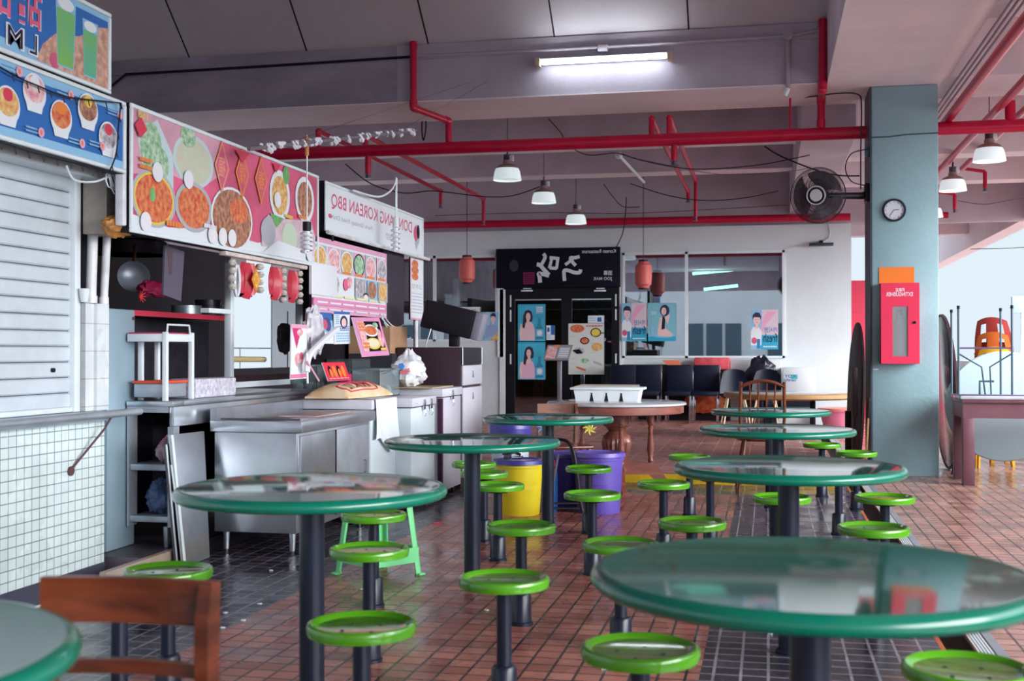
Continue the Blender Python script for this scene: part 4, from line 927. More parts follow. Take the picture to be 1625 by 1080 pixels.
t = thing('television', 'black box television tilted downward on the brown cabinet', 'television', (-2.72, 10.3, 1.24))
R = Matrix.Rotation(math.radians(14), 3, 'Y')
m = MB(); m.bbox((-.27, -.11, -.125), (.20, .10, .125), M_black, .012); m.v = [R @ q+V(-.02, 0, .235) for q in m.v]; L(m, 'casing', t)
m = MB(); m.bbox((.201, -.105, -.122), (.275, .10, .122), pc('tv_grey', (.22, .22, .28), .4), .01); m.v = [R @ q+V(-.02, 0, .235) for q in m.v]; L(m, 'grey_bezel', t)
m = MB(); m.bbox((-.06, -.05, .0), (.02, .05, .12), M_black, .01); L(m, 'stand', t)
m = MB(); m.tube([(-.20, -.13, .16), (-.24, -.13, .04), (-.26, -.13, -.04)], .007, M_chrome, n=6); L(m, 'bracket_arm', t)
m = MB()
for k, (a, b, s_) in enumerate((((608, 498), (640, 515), .06), ((606, 505), (655, 538), .04), ((610, 512), (652, 535), .08), ((605, 500), (625, 520), .03))): m.tube(sag(P(*a, X=-3.25), P(*b, X=-3.25), s_), .005, M_alu, n=5)
tag(m.build('white_cables'), 'loose white cables right of the pink menu board', 'cable')
# hanging lamps in front of the signs (compact bulbs on cords)
def cfl(px, ytop, y0, y1, X, label, cap):
    a, b, c = P(px, ytop, X=X), P(px, y0, X=X), P(px, y1, X=X); H = b.z-c.z
    t = thing('hanging_bulb', label, 'lamp', V(b.x, b.y, a.z), group='bare bulbs on cords')
    m = MB(); m.cyl(b+V(0, 0, .01), V(b.x, b.y, a.z), .005, M_alu, 6); m.build('cord', t)
    m = MB(); m.cyl(b, b-V(0, 0, H*.28), .028, cap, 16); m.build('cap', t)
    m = MB(); r = .034
    m.tube([V(b.x+r*math.cos(k*.6), b.y+r*math.sin(k*.6), b.z-H*.30-(H*.66)*k/50) for k in range(51)], .011, pc('bulb_glass', (.78, .80, .86), .25), n=7); m.cyl(b-V(0, 0, H*.3), b-V(0, 0, H*.94), .022, pc('bulb_glass', (.8, .8, .8)), 12); m.build('spiral_tube', t)
cfl(487, 214, 352, 402, -3.0, 'hanging spiral bulb with a black cap before the red signboard', M_black)
cfl(628, 300, 345, 400, -3.12, 'hanging bulb with a white cap before the white signboard', M_alu)
# tattered batten the first bulb hangs from
t = thing('tattered_batten', 'long thin batten wrapped in torn white tape above the signboards', 'batten', P(530, 222, X=-2.9))
a, b = P(395, 236, X=-3.0), P(660, 207, X=-2.75)
m = MB(); m.tube([a.lerp(b, k/8) for k in range(9)], .014, pc('taped_wood', (.16, .13, .15), .7), n=8); m.build('pole', t)
m = MB(); rr = random.Random(3)
for k in range(42):
    f = rr.uniform(.02, 1) if k > 12 else rr.uniform(.08, .45); q = a.lerp(b, f); w = rr.uniform(.02, .05)
    m.tube([q+V(0, -.02, .012), q+V(rr.uniform(-.02, .02), w*.5, rr.uniform(-.03, .02)), q+V(0, w, rr.uniform(-.035, .015))], [.013, .016, .004], pc('torn_tape', (.66, .66, .74), .5), n=5)
m.build('torn_tape', t)['kind'] = 'stuff'
c1 = P(487, 218, X=-3.0); m = MB(); m.cyl(c1, c1-V(0, 0, .12), .014, pc('orange_clip', (.55, .22, .06)), 10); m.build('orange_clip', t)
m = MB(); q = a.lerp(b, .15); m.tube([q, V(q.x, 11.79, 3.95)], .0015, M_black, n=5); q = a.lerp(b, .85); m.tube([q, V(q.x, 11.79, 3.95)], .0015, M_black, n=5); m.build('hanger_wire', t)
m = MB(); m.tube(catmull([P(560, 302, X=-3.25), P(600, 312, X=-3.2), P(622, 300, X=-3.13), P(629, 282, X=-3.12)], 6), .009, M_alu, n=6); m.cyl(P(629, 282, X=-3.12), P(629, 345, X=-3.12), .009, M_alu, 8); tag(m.build('white_cable'), 'curved white cable on top of the white signboard', 'cable')

# ================================================================ BACK WALL: DOOR, SIGN, POSTERS
t = thing('door_sign', 'black restaurant signboard with white brush lettering over the door', 'sign', (-3.45, YB-.1, 2.27))
m = MB(); m.bbox((-4.51, YB-.10, 2.27), (-2.40, YB-.0005, 2.935), p_black, .008); m.build('board', t)
d = Dec((-4.51, YB-.1015, 2.27), (2.11, 0, 0), (0, 0, .665), (0, -1, 0))
A = 2.11/.665
def zp(x, y): return ((x-50)/(940-50), 1-(y-42)/(312-42))     # corners of the board as read off the photo
for pts, w in (([(395, 80), (408, 100), (398, 128), (384, 150), (372, 158)], .085), ([(348, 152), (372, 160), (402, 192), (436, 226)], .10), ([(436, 232), (400, 222), (362, 215), (368, 240), (372, 278)], .10),
               ([(460, 102), (438, 180)], .075), ([(440, 108), (510, 116)], .08), ([(500, 112), (490, 184)], .075), ([(440, 178), (492, 182)], .08),
               ([(655, 104), (620, 112), (590, 112), (604, 140), (628, 165)], .085), ([(604, 118), (580, 140), (552, 158)], .075), ([(662, 192), (655, 212), (620, 212), (570, 196), (545, 200), (545, 235), (548, 268)], .09)):
    q = [zp(*p) for p in pts]; q = [tuple(v) for v in [(c.x, c.y) for c in catmull([(a, b, 0) for a, b in q], 4)]]
    d.stroke(q, w, p_white, A)
d.txt('Korean Restaurant', *(lambda a, b: (a[0], b[1], b[0], a[1]))(zp(672, 58), zp(912, 82)), p_white)
d.txt('酒幕', *(lambda a, b: (a[0], b[1], b[0], a[1]))(zp(825, 202), zp(888, 234)), p_white)
d.txt('JOO MAK', *(lambda a, b: (a[0], b[1], b[0], a[1]))(zp(752, 245), zp(886, 272)), p_white)
a, b = zp(250, 205), zp(332, 288); mr_ = pc('print_dim_magenta', (.20, .01, .08))
d.rect(a[0], b[1], b[0], a[1], mr_); d.marks(a[0]+.008, b[1]+.03, b[0]-.008, a[1]-.03, 5, p_black, .35)
a, b = zp(140, 110), zp(225, 210); d.ell((a[0]+b[0])/2, (a[1]+b[1])/2, .04, .16, pc('print_faint', (.03, .03, .05)), 7)
d.build('lettering', t)
d = struct(bpy.data.objects.new('door_1', None)); C.objects.link(d); d.location = (-3.44, YB-.02, FZ); door = d
m = MB()
for a, b in (((-4.36, .085), (-4.20, 2.26)), ((-2.55, .085), (-2.425, 2.26)), ((-3.40, .085), (-3.22, 2.26))): m.box((a[0], YB-.03, a[1]), (b[0], YB+.05, b[1]), M_black)
m.box((-4.20, YB-.029, 2.08), (-2.55, YB+.049, 2.26), M_black); m.build('door_frame', door)
m = MB(); m.box((-4.2, YB-.01, .085), (-3.4, YB-.004, 2.08), M_glass); m.box((-3.22, YB-.01, .085), (-2.55, YB-.004, 2.08), M_glass); m.build('pane', door)
m = MB(); m.box((-4.34, YB+1.2, .1), (-3.3, YB+1.22, 2.3), M_roomb); m.box((-4.15, YB+.10, .085), (-4.02, YB+.12, .85), M_wood); m.box((-3.90, YB+.10, .085), (-3.74, YB+.12, .85), M_wood2); m.box((-2.75, YB+.10, .085), (-2.66, YB+.12, .95), M_dwood); m.build('inner_wood_panels', door)
m = MB()
for x, za, zb in ((-4.27, 1.95, 2.15), (-4.27, 1.70, 1.9), (-4.27, .98, 1.15), (-2.475, 1.95, 2.15), (-2.475, 1.72, 1.9), (-2.475, 1.0, 1.16)): m.box((x-.012, YB-.036, za), (x+.012, YB-.031, zb), M_alu)
for px in (836, 952): q = P(px, 461, Y=YB-.05); m.bbox((q.x-.10, q.y-.01, q.z-.015), (q.x+.10, q.y+.01, q.z+.012), M_alu, .004); m.box((q.x-.06, q.y-.012, q.z+.03), (q.x+.08, q.y-.008, q.z+.045), M_alu)
m.build('door_fittings', door)
def poster(label, px0, py0, px1, py1, deco, Y=YB-.034, nm='poster', grp='posters on the restaurant glass', th=.003, cat='poster'):
    a, b = P(px0, py0, Y=Y), P(px1, py1, Y=Y)
    t = thing(nm, label, cat, (a.x, Y, b.z), group=grp)
    m = MB(); m.box((a.x, Y, b.z), (b.x, Y+th, a.z), p_white); m.build('sheet', t)
    d = Dec((a.x, Y-.0005, b.z), (b.x-a.x, 0, 0), (0, 0, a.z-b.z), (0, -1, 0)); deco(d); d.build('print', t); return t
def deco_lady(dress, head, lean, bg2):
    def f(d):
        d.rect(0, 0, 1, 1, p_cyan); d.rect(0, 0, .97, .97, pc('print_teal_sky', (.06, .42, .62), var=.15, scale=4)); 
        hu, hv = head
        d.poly_([(.08, .02), (.62, .02), (.62, .30), (.56, .46), (.44, .53), (.26, .52), (.12, .44), (.05, .22)], dress)
        d.poly_([(.05, .22), (.10, .47), (.17, .46), (.16, .10)], p_skin)
        d.poly_([(hu-.20, hv-.30), (hu-.16, hv+.02), (hu-.10, hv+.13), (hu+.02, hv+.17), (hu+.14, hv+.12), (hu+.19, hv-.02), (hu+.17, hv-.14), (hu+.06, hv-.16), (hu-.08, hv-.18), (hu-.12, hv-.34)], p_hair)
        d.poly_([(hu-.04, hv-.24), (hu+.06, hv-.24), (hu+.06, hv-.08), (hu-.04, hv-.08)], p_skin); d.ell(hu+.02*lean, hv-.02, .085, .105, p_skin)
        d.rect(hu-.045, hv+.0, hu-.015, hv+.01, p_hair); d.rect(hu+.03, hv+.0, hu+.06, hv+.01, p_hair); d.ell(hu+.01, hv-.07, .022, .009, p_rose)
        d.poly_([(hu-.10, hv-.26), (hu+.0, hv-.12), (hu+.12, hv-.24), (hu+.02, hv-.30)], p_skin)
        d.poly_([(.66, .05), (.94, .05), (.94, .36), (.85, .42), (.83, .62), (.76, .62), (.74, .42), (.66, .36)], pc('print_bottle', (.03, .22, .40))); d.rect(.67, .12, .93, .32, p_lblue); d.ell(.80, .22, .09, .07, p_white)
        if bg2: d.poly_([(.66, .74), (.93, .76), (.93, .95), (.66, .95)], p_lblue); d.marks(.68, .78, .92, .93, 3, p_white, .5)
    return f
poster('blue poster of a woman with a bottle, upper one on the door', 822, 482.5, 865, 541, deco_lady(pc('print_pale_pink', (.74, .50, .56)), (.36, .68), 1, True))
poster('blue poster of a smiling woman in pink with a bottle, lower one on the door', 822, 542.5, 865, 602, deco_lady(pc('print_pale_rose', (.74, .42, .56)), (.40, .72), 0, False))
def deco_food(d):
    d.rect(0, 0, 1, 1, pc('print_offwhite', (.62, .64, .62)))
    d.ell(.25, .90, .20, .08, f_red); d.ell(.77, .82, .15, .09, p_black); d.ell(.77, .82, .12, .07, p_yel); d.rect(.9, .80, 1.0, .82, p_black)
    d.ell(.46, .66, .13, .07, p_black); d.ell(.46, .66, .10, .05, f_red); d.ell(.80, .54, .16, .08, f_ora); d.ell(.30, .46, .15, .07, f_gry); d.poly_([(.1, .47), (.3, .50), (.42, .42), (.25, .40)], p_black)
    d.ell(.46, .27, .12, .05, f_grn); d.poly_([(.68, .28), (.92, .22), (.97, .16), (.72, .22)], p_grey); d.poly_([(.2, .17), (.5, .10), (.48, .06), (.25, .12)], f_red)
    d.marks(.50, .93, .95, .965, 1, p_rose, .7)
    for u, v in ((.6, .74), (.05, .73), (.6, .60), (.05, .56), (.64, .42), (.07, .30), (.6, .12), (.06, .2)): d.marks(u, v, u+.14, v+.03, 1, p_grey, .3)
poster('white menu poster with scattered dishes on the right door leaf', 902, 513, 958.5, 594, deco_food)
poster('small white card with a blue square above the dish poster', 933, 500.5, 958.5, 512, lambda d: (d.rect(0, 0, 1, 1, p_white), d.rect(.58, .15, .85, .75, p_blue), d.marks(.05, .2, .5, .8, 2, p_lblue, .4)), nm='card', cat='card')
poster('cluster of blue and white stickers in the middle of the door', 867, 516, 880, 539, lambda d: (d.rect(0, 0, 1, 1, p_white), d.rect(.55, .35, 1, 1, p_blue), d.rect(.1, .55, .4, .85, p_blue), d.marks(.05, .05, .5, .4, 3, p_lblue, .5)), nm='sticker', cat='sticker')
poster('white poster with a red bowl partly behind the television', 730, 487, 762, 540, lambda d: (d.rect(0, 0, 1, 1, p_white), d.ell(.72, .62, .30, .22, p_black), d.ell(.72, .62, .24, .17, f_red), d.marks(.4, .88, .8, .94, 1, p_rose, .5)))
def deco_man(logo):
    def f(d):
        d.rect(0, 0, 1, 1, p_lblue if not logo else pc('print_pale_pink2', (.66, .52, .60)))
        if logo:
            d.rect(0, 0, .40, 1, p_lblue); d.rect(.35, 0, 1, .36, p_cyan); d.poly_([(.30, .2), (.55, .62), (.95, .95), (.6, .95), (.4, .7)], p_pink); d.txt('캬시원', .50, .42, .97, .56, p_blue); d.txt('fresh', .45, .18, .97, .40, p_navy); d.marks(.45, .04, .95, .10, 1, p_white, .5)
            d.poly_([(.0, .1), (.38, .1), (.40, .45), (.28, .56), (.08, .56), (0, .45)], p_white); hu, hv = .22, .74
            d.ell(.12, .22, .10, .08, p_rose); d.rect(.22, .02, .34, .26, pc('print_bottle', (.03, .22, .40)))
        else:
            d.rect(0, .55, .5, 1, pc('print_sky', (.40, .58, .70))); d.txt('시원해', .02, .82, .42, .93, p_blue); d.txt('fresh', .08, .70, .40, .80, p_blue)
            d.poly_([(.25, .05), (.95, .25), (.95, .5), (.75, .62), (.5, .58), (.3, .4)], pc('print_denim', (.28, .36, .58))); d.poly_([(.5, 0), (1, 0), (1, .3)], f_ora); hu, hv = .70, .78
            d.rect(0, .05, .2, .2, p_cyan)
        d.rect(hu-.05, hv-.22, hu+.05, hv-.05, p_skin); d.ell(hu, hv, .13, .13, p_skin)
        d.poly_([(hu-.15, hv+.0), (hu-.15, hv+.12), (hu-.05, hv+.19), (hu+.10, hv+.18), (hu+.16, hv+.08), (hu+.14, hv-.02), (hu+.11, hv+.06), (hu-.10, hv+.07)], p_hair)
        d.rect(hu-.06, hv+.0, hu-.02, hv+.012, p_hair); d.rect(hu+.03, hv+.0, hu+.07, hv+.012, p_hair); d.ell(hu, hv-.06, .03, .01, p_rose)
    return f
poster('blue poster of a man in denim left of the door', 763, 495, 791, 540, deco_man(False))
poster('pink and blue poster of a man at the window edge nearest the door', 986.5, 481, 1026, 541, deco_man(True))
poster('blue and pink poster of a young man at the right edge of the wide window', 1191.5, 491, 1235, 554, deco_man(True))
def deco_sit(d):
    d.rect(0, 0, 1, 1, pc('print_teal_sky2', (.20, .48, .58))); d.rect(0, 0, 1, .12, p_cyan); d.ell(.55, .16, .42, .07, p_lblue)
    d.poly_([(.35, .14), (.85, .12), (.88, .20), (.62, .34), (.60, .62), (.42, .62), (.38, .42), (.34, .24)], p_skin); d.poly_([(.48, .30), (.60, .32), (.62, .62), (.52, .66)], p_navy); d.poly_([(.60, .62), (.80, .72), (.70, .42)], p_skin)
    d.ell(.60, .80, .17, .15, p_hair); d.ell(.57, .78, .09, .10, p_skin); d.rect(.52, .79, .55, .80, p_hair); d.rect(.60, .79, .63, .80, p_hair); d.ell(.575, .73, .022, .008, p_rose); d.rect(.10, .14, .20, .42, p_lblue); d.rect(.13, .42, .17, .52, p_lblue); d.marks(.10, .70, .30, .78, 2, p_white, .4)
poster('teal poster of a seated woman in a dark dress beside a small bottle', 1028.5, 480.5, 1072.5, 541, deco_sit)
# menu stand before the door
t = thing('menu_stand', 'metal stand with two tilted menus before the dark door', 'stand', (-3.42, 18.6, FZ))
m = MB(); a = P(888, 571, Y=18.6); m.bbox((a.x-.035, 18.58, FZ+.03), (a.x+.035, 18.62, a.z), M_steel, .004); m.build('post', t); m = MB(); m.bbox((a.x-.2, 18.45, FZ), (a.x+.2, 18.8, FZ+.03), M_dsteel, .01); m.build('base', t)
q = [P(862, 571, Y=18.5), P(902, 571, Y=18.5), P(909, 547, Y=18.7), P(869, 547, Y=18.7)]
m = MB(); m.poly(q, (0, .02, -.01), pc('stand_grey', (.25, .24, .28), .4)); m.build('menu_tray', t)
d = Dec(q[0], q[1]-q[0], q[3]-q[0], (0, -1, .4)); d.rect(.05, .1, .44, .9, f_pnk); d.rect(.52, .12, .95, .85, p_grey); d.marks(.55, .2, .92, .8, 4, p_white, .5); d.rect(.3, .88, .5, 1, p_or); d.build('menu_cards', t)
# ---- interior: duct, tubes
t = thing('air_duct', 'silver air duct running behind the restaurant window', 'duct', (-1, 21.5, 2.75))
M_duct = pc('duct_metal', (.55, .60, .62), .4, .3); m = MB(); m.cyl((-2.5, 20.6, 2.70), (.18, 20.6, 2.70), .14, M_duct, 28)
for k in range(6): m.cyl((-2.3+k*.45, 20.6, 2.70), (-2.28+k*.45, 20.6, 2.70), .147, M_duct, 28)
m.build('duct_pipe', t)
for i, (xa, xb, y) in enumerate(((1099, 1163, 431), (1117, 1171, 456))):
    a, b = P(xa, y+3, Y=22.5), P(xb, y-3, Y=22.5)
    m = MB(); m.cyl(a, b, .028, mat('green_tube_glow', (.5, .9, .8), .3, emit=(.22, .90, .62), es=3.2), 12)
    tag(m.build('tube_light'), ('upper' if i == 0 else 'lower')+' greenish tube light inside the restaurant window', 'light', 'tube lights inside the restaurant')
m = MB(); m.cyl((-5.42, 20.6, .1), (-5.42, 20.6, 2.5), .09, M_steel, 20); tag(m.build('steel_column'), 'shiny steel pipe standing behind the left-hand window', 'pipe')
ld = bpy.data.lights.new('duct_fill_light', 'POINT'); ld.energy = 35; ld.shadow_soft_size = .08; ld.color = (.8, 1, .95); lo = bpy.data.objects.new('duct_fill_light', ld); C.objects.link(lo); lo.location = (-1.1, 20.9, .75)  # added fill light, unseen below the sill, brightens the duct
# paper lanterns
def plantern(px, py, ytop, label, c2):
    q = P(px, py, Y=18.6); t = thing('paper_lantern', label, 'lantern', V(q.x, q.y, q.z+.21), group='red paper lanterns before the back wall')
    m = MB(); pr = [(.0, .21), (.07, .21)]
    for k in range(21):
        a = k/20; pr.append((.118+.012*math.sin(a*PI)-(.0 if .06 < a < .94 else .03)+(.003 if k % 2 else 0), .19-.38*a))
    pr += [(.07, -.21), (0, -.21)]
    m.lathe(pr, pc('lantern_paper', (.66, .13, .11), .5, var=.05), c=q, n=28, caps=False); m.build('paper_body', t)
    m = MB(); m.cyl(q+V(0, 0, .205), q+V(0, 0, .235), .075, M_dwood, 20); m.cyl(q-V(0, 0, .205), q-V(0, 0, .225), .075, M_dwood, 20); m.build('end_ring', t)
    m = MB(); m.cyl(q+V(0, 0, .23), V(q.x, q.y, 4.7), .006, M_black, 6); m.build('cord', t)
plantern(741, 428, 350, 'red paper lantern left of the black restaurant sign', 0)
plantern(1021, 436, 350, 'orange-red paper lantern in front of the right-hand window', 1)
q = P(1303, 388, Y=YB-.12); t = thing('floodlight', 'dark slim floodlight on the white wall', 'lamp', (q.x, YB-.1, q.z))
m = MB(); m.bbox((q.x-.19, YB-.20, q.z-.02), (q.x+.19, YB-.06, q.z+.025), pc('dark_green_metal', (.02, .05, .06), .4), .01); m.build('housing', t)
m = MB(); m.bbox((q.x-.03, YB-.13, q.z+.02), (q.x+.03, YB-.001, q.z+.07), M_black, .008); m.build('bracket', t)
m = MB(); m.tube(catmull([q+V(.02, .1, .06), q+V(.13, .1, .14), q+V(.12, .1, .30), q+V(.08, .1, .42)], 5), .008, M_steel2, n=5); m.build('cable', t)
m = MB(); m.box((1.311, 22.4, .0), (1.85, 22.5, 2.48), pc('red_board', (.72, .05, .10), .4)); m.box((1.32, 22.39, 1.9), (1.84, 22.4, 1.91), p_rose); tag(m.build('red_door'), 'tall red door in the gap between white wall and pillar', 'door')

# ---- chairs along the back wall
def black_chair(px, label):
    q = P(px, 600, Y=19.0); t = thing('padded_chair', label, 'chair', (q.x, 19.0, FZ), group='black padded chairs along the wall')
    m = MB(); m.bbox((-.205, -.24, .42), (.205, .20, .49), M_leath, .02); L(m, 'seat', t)
    m = MB(); m.bbox((-.205, .18, .44), (.205, .24, .90), M_leath, .02, rot=Matrix.Rotation(.06, 3, 'X')); L(m, 'backrest', t)
    for sx in (-.185, .185):
        for y in (-.21, .21): m = MB(); m.bbox((sx-.014, y-.014, 0.001), (sx+.014, y+.014, .425), M_chrome, .003); L(m, 'leg', t)
    m = MB(); m.bbox((.206, .19, .30), (.218, .23, .90), M_chrome, .003); L(m, 'side_rail', t)
    return t
c0 = black_chair(987, 'black padded chair against the wall, first from the door')
for px, lb in ((1027, 'black padded chair against the wall, second from the door'), (1077, 'black padded chair against the wall, third from the door'), (1120, 'black padded chair against the wall, fourth from the door')):
    q = P(px, 600, Y=19.0); dup(c0, (q.x, 19.0, FZ), label=lb)
def shell_chair(px, label, rz):
    q = P(px, 600, Y=18.9); t = thing('shell_chair', label, 'chair', (q.x+.03, 18.86, FZ), rz, group='black rounded chairs with pale legs')
    m = MB(); n = 11; vs_ = []
    for r_ in range(8):
        f = r_/7
        for k in range(n):
            u = k/(n-1)*2-1; w = .23*(1-.35*f**2); vs_.append((u*w, .17+.06*f-.08*u*u*(1-.3*f), .44+.40*f-(.03*u*u if r_ == 7 else 0)))
    m.add(vs_, [(r_*n+k, r_*n+k+1, (r_+1)*n+k+1, (r_+1)*n+k) for r_ in range(7) for k in range(n-1)], M_leath, True)
    m.add([v_+V(0, .015, 0) for v_ in m.v[:]], [(r_*n+k, (r_+1)*n+k, (r_+1)*n+k+1, r_*n+k+1) for r_ in range(7) for k in range(n-1)], M_leath, True); L(m, 'backrest', t)
    m = MB(); m.bbox((-.23, -.22, .42), (.23, .18, .46), M_leath, .018); L(m, 'seat', t)
    for sx in (-1, 1):
        for sy in (-1, 1): m = MB(); m.cyl((sx*.12, sy*.10, .42), (sx*.20, sy*.20, 0), .016, pc('pale_leg', (.70, .55, .36), .5), 8, r2=.011); L(m, 'leg', t)
    return t
s1 = shell_chair(1164, 'black rounded shell chair with pale legs, left one beside the red bag', .15)
q = P(1210, 600, Y=18.9); dup(s1, (q.x+.05, 18.9, FZ), -.1, label='black rounded shell chair in front of the black bundle')
# clutter under the windows
a, b = P(1102, 567, Y=19.6), P(1158, 586, Y=19.6); m = MB(); m.bbox((a.x, 19.5, b.z), (b.x, 19.72, a.z), pc('red_cloth', (.66, .08, .10), .6, var=.2, scale=8), .02); m.box((a.x, 19.52, FZ), (b.x, 19.7, b.z), M_dark); tag(m.build('red_cushion'), 'red padded bundle on a dark stand under the wide window', 'cushion')
a, b = P(1158, 570, Y=19.65), P(1240, 590, Y=19.65); m = MB(); m.bbox((a.x+.01, 19.55, FZ), (b.x, 19.75, a.z), pc('pale_board', (.60, .60, .64), .5), .01); tag(m.build('white_board'), 'pale board leaning under the window behind the black bundle', 'board')
a = P(1062, 574, Y=19.52); m = MB(); m.poly([a+V(-.12, 0, .03), a+V(.15, 0, .03), a+V(.22, 0, -.10), a+V(-.02, 0, -.06)], (0, .06, 0), pc('orange_cloth', (.75, .20, .10), .6)); m.box((-2.35, 19.56, FZ), (-1.25, 19.76, .98), M_dark); tag(m.build('low_shelf'), 'dark low shelf with an orange cloth behind the black chairs', 'shelf')
crumple('bundled_bags', 'large shiny black bundle of bags behind the shell chairs', 'bag', P(1207, 612, Y=19.36), (.30, .13, .42), pc('black_bag_film', (.015, .015, .03), .22, bump=1.0, bscale=14), 9, .28, flat=FZ+.001, taper=.2)
crumple('red_bag', 'red and orange patterned bag under the black chairs', 'bag', P(1118, 632, Y=19.40)+V(.0, 0, -.05), (.30, .08, .16), pc('red_pattern', (.62, .03, .04), .6, col2=(.75, .25, .05), scale=14), 5, .25, flat=FZ+.001)
t = thing('foam_box', 'white foam box with a blue-green printed label by the wall', 'box', (.4, 19.3, FZ))
a, b = P(1242, 583, Y=19.2), P(1290, 616, Y=19.2); m = MB(); m.bbox((a.x, 19.2, b.z-.1), (b.x+.05, 19.6, a.z), M_white, .012); m.box((a.x-.0, 19.22, FZ), (b.x, 19.6, b.z-.1), M_dark); m.build('box_body', t)
d = Dec(P(1244, 606, Y=19.198), (.22, 0, 0), (0, 0, .14), (0, -1, 0)); d.rect(.5, .35, .95, .85, pc('print_teal', (.05, .45, .40))); d.txt('KOY', .05, .5, .8, .85, p_blue); d.txt('careful', 0, .1, .85, .4, p_blue); d.build('label_print', t)
q = P(1310, 650, Y=18.6); t = thing('pink_basin', 'pink plastic basin with an orange rim at the foot of the white wall', 'basin', (q.x+.22, 18.6, 0))
m = MB(); m.lathe([(0, .01), (.24, .01), (.31, .30), (.33, .30), (.33, .32), (.30, .315), (.22, .04), (0, .04)], pc('pink_plastic', (.80, .22, .36), .35), c=(q.x+.22, 18.6, 0.0), n=36); m.build('bowl', t)
m = MB(); m.lathe([(.29, .318), (.335, .318), (.335, .345), (.29, .345)], pc('orange_rim', (.80, .25, .18), .4), c=(q.x+.22, 18.6, 0), n=36); m.build('rim', t)
q.x -= .1; m = MB(); m.bbox((q.x-.60, 18.75, FZ), (q.x-.1, 19.1, .30), M_alu, .02); m.bbox((q.x-.61, 18.74, .30), (q.x-.09, 19.11, .33), pc('dark_teal', (.03, .12, .14)), .008); tag(m.build('storage_box'), 'low white storage box under the far round table', 'box')
# far round brown table
c = P(1252, 620, h=.80); c = V(.10, 15.2, 0)
c = P(1252, 622, Y=16.0); t = thing('round_wooden_table', 'pale round table with a tan wooden edge close to the white wall', 'table', (c.x, 16.0, 0))
R_ = 102/FPX*15.6
m = MB(); m.lathe([(0, c.z), (R_-.02, c.z), (R_, c.z-.015), (R_, c.z-.06), (R_-.05, c.z-.08), (0, c.z-.08)], M_tan, c=(c.x, 16, 0), n=64, caps=False, mats=[M_marb, M_tan, M_tan, M_tan, M_tan]); m.build('tabletop', t)
for sx in (-.3, .3):
    for sy in (-.3, .3): m = MB(); m.bbox((c.x+sx-.025, 16+sy-.025, .0+(FZ if c.x+sx < .6 else 0)), (c.x+sx+.025, 16+sy+.025, c.z-.08), M_black, .005); m.build('leg', t)
# spindle chair
def spindle():
    q = P(1210, 782, h=0.0); t = thing('spindle_chair', 'brown wooden chair with a spindle back behind the far green tables', 'chair', (-.06, 10.55, 0), math.radians(4))
    m = MB(); m.lathe([(0, .43), (.19, .43), (.205, .445), (.20, .46), (0, .455)], M_wood, n=32, M=Matrix(((1.08, 0, 0), (0, 1, 0), (0, 0, 1)))); L(m, 'seat', t)
    for sx in (-1, 1):
        m = MB(); m.tube([(sx*.17, -.14, .45), (sx*.185, -.17, .62), (sx*.18, -.21, .94)], [.016, .014, .015], M_wood, n=10); L(m, 'back_post', t)
        for sy in (-1, 1): m = MB(); m.tube([(sx*.14, sy*.14, .44), (sx*.175, sy*.18, .2), (sx*.20, sy*.21, 0.0)], [.014, .018, .013], M_wood, n=10); L(m, 'leg', t)
        m = MB(); m.tube([(sx*.18, -.19, .2), (sx*.18, .19, .2)], .009, M_wood, n=8); L(m, 'stretcher', t)
    m = MB(); m.tube([(-.18, 0, .2), (.18, 0, .2)], .009, M_wood, n=8); L(m, 'stretcher', t)
    m = MB(); m.tube(catmull([(-.18, -.205, .90), (-.09, -.215, .935), (0, -.22, .95), (.09, -.215, .935), (.18, -.205, .90)], 5), .015, M_wood, n=10); L(m, 'top_rail', t)
    for k in range(4): u = -.108+k*.072; m = MB(); m.tube([(u*.8, -.15, .45), (u, -.213, .93)], .007, M_wood, n=8); L(m, 'spindle', t)
spindle()

# ================================================================ MIDDLE GROUND
c = dup(fgc, (-1.70, 9.70, 0), math.radians(28), label='brown wooden chair with a plank back before the marble-topped table')
def knot(p, col, label):
    m = MB()
    for k in range(7):
        a = k*.9; m.tube([p, p+V(.03*math.cos(a), -.01, .03*math.sin(a)), p+V(.055*math.cos(a+.3), -.015, .05*math.sin(a+.3))], [.012, .010, .004], col, n=6)
    tag(m.build('cloth_knot'), label, 'cloth', 'coloured rags tied to the chair')
knot(P(936, 680, Y=9.42), pc('yellow_rag', (.72, .62, .12), .7), 'yellow rag tied at the chair by the purple bins')
knot(P(862, 679, Y=9.5), pc('blue_rag', (.18, .32, .60), .7), 'pale blue rag tied near the back of the plank-back chair')
knot(P(941, 666, Y=9.45), pc('dark_blue_rag', (.04, .16, .45), .7), 'dark blue rag tied just above the yellow rag')
# marble table on a carved pedestal
TC = V(-1.30, 10.42, 0)
t = thing('marble_table', 'round marble-topped table with a reddish carved pedestal and turned legs', 'table', TC)
m = MB(); m.lathe([(0, .76), (.595, .76), (.61, .752), (.61, .738), (.60, .732), (0, .732)], M_marb, n=72, caps=False); L(m, 'tabletop', t)
m = MB(); m.lathe([(.585, .732), (.585, .668), (.565, .66), (.56, .66), (.56, .73)], M_wood2, n=72, caps=False); m.lathe([(0, .70), (.56, .70)], M_wood2, n=40, caps=False); L(m, 'apron', t)
m = MB(); pr = [(.0, .10), (.07, .10), (.09, .16), (.06, .20), (.07, .26), (.115, .32), (.125, .40), (.11, .46), (.07, .50), (.09, .53), (.12, .55), (.12, .69)]
m.lathe(pr, M_wood2, n=36, caps=False)
for i, q in enumerate(m.v):
    if .25 < q.z < .47:
        a = math.atan2(q.y, q.x); f = 1+.06*math.cos(a*18); m.v[i] = V(q.x*f, q.y*f, q.z)
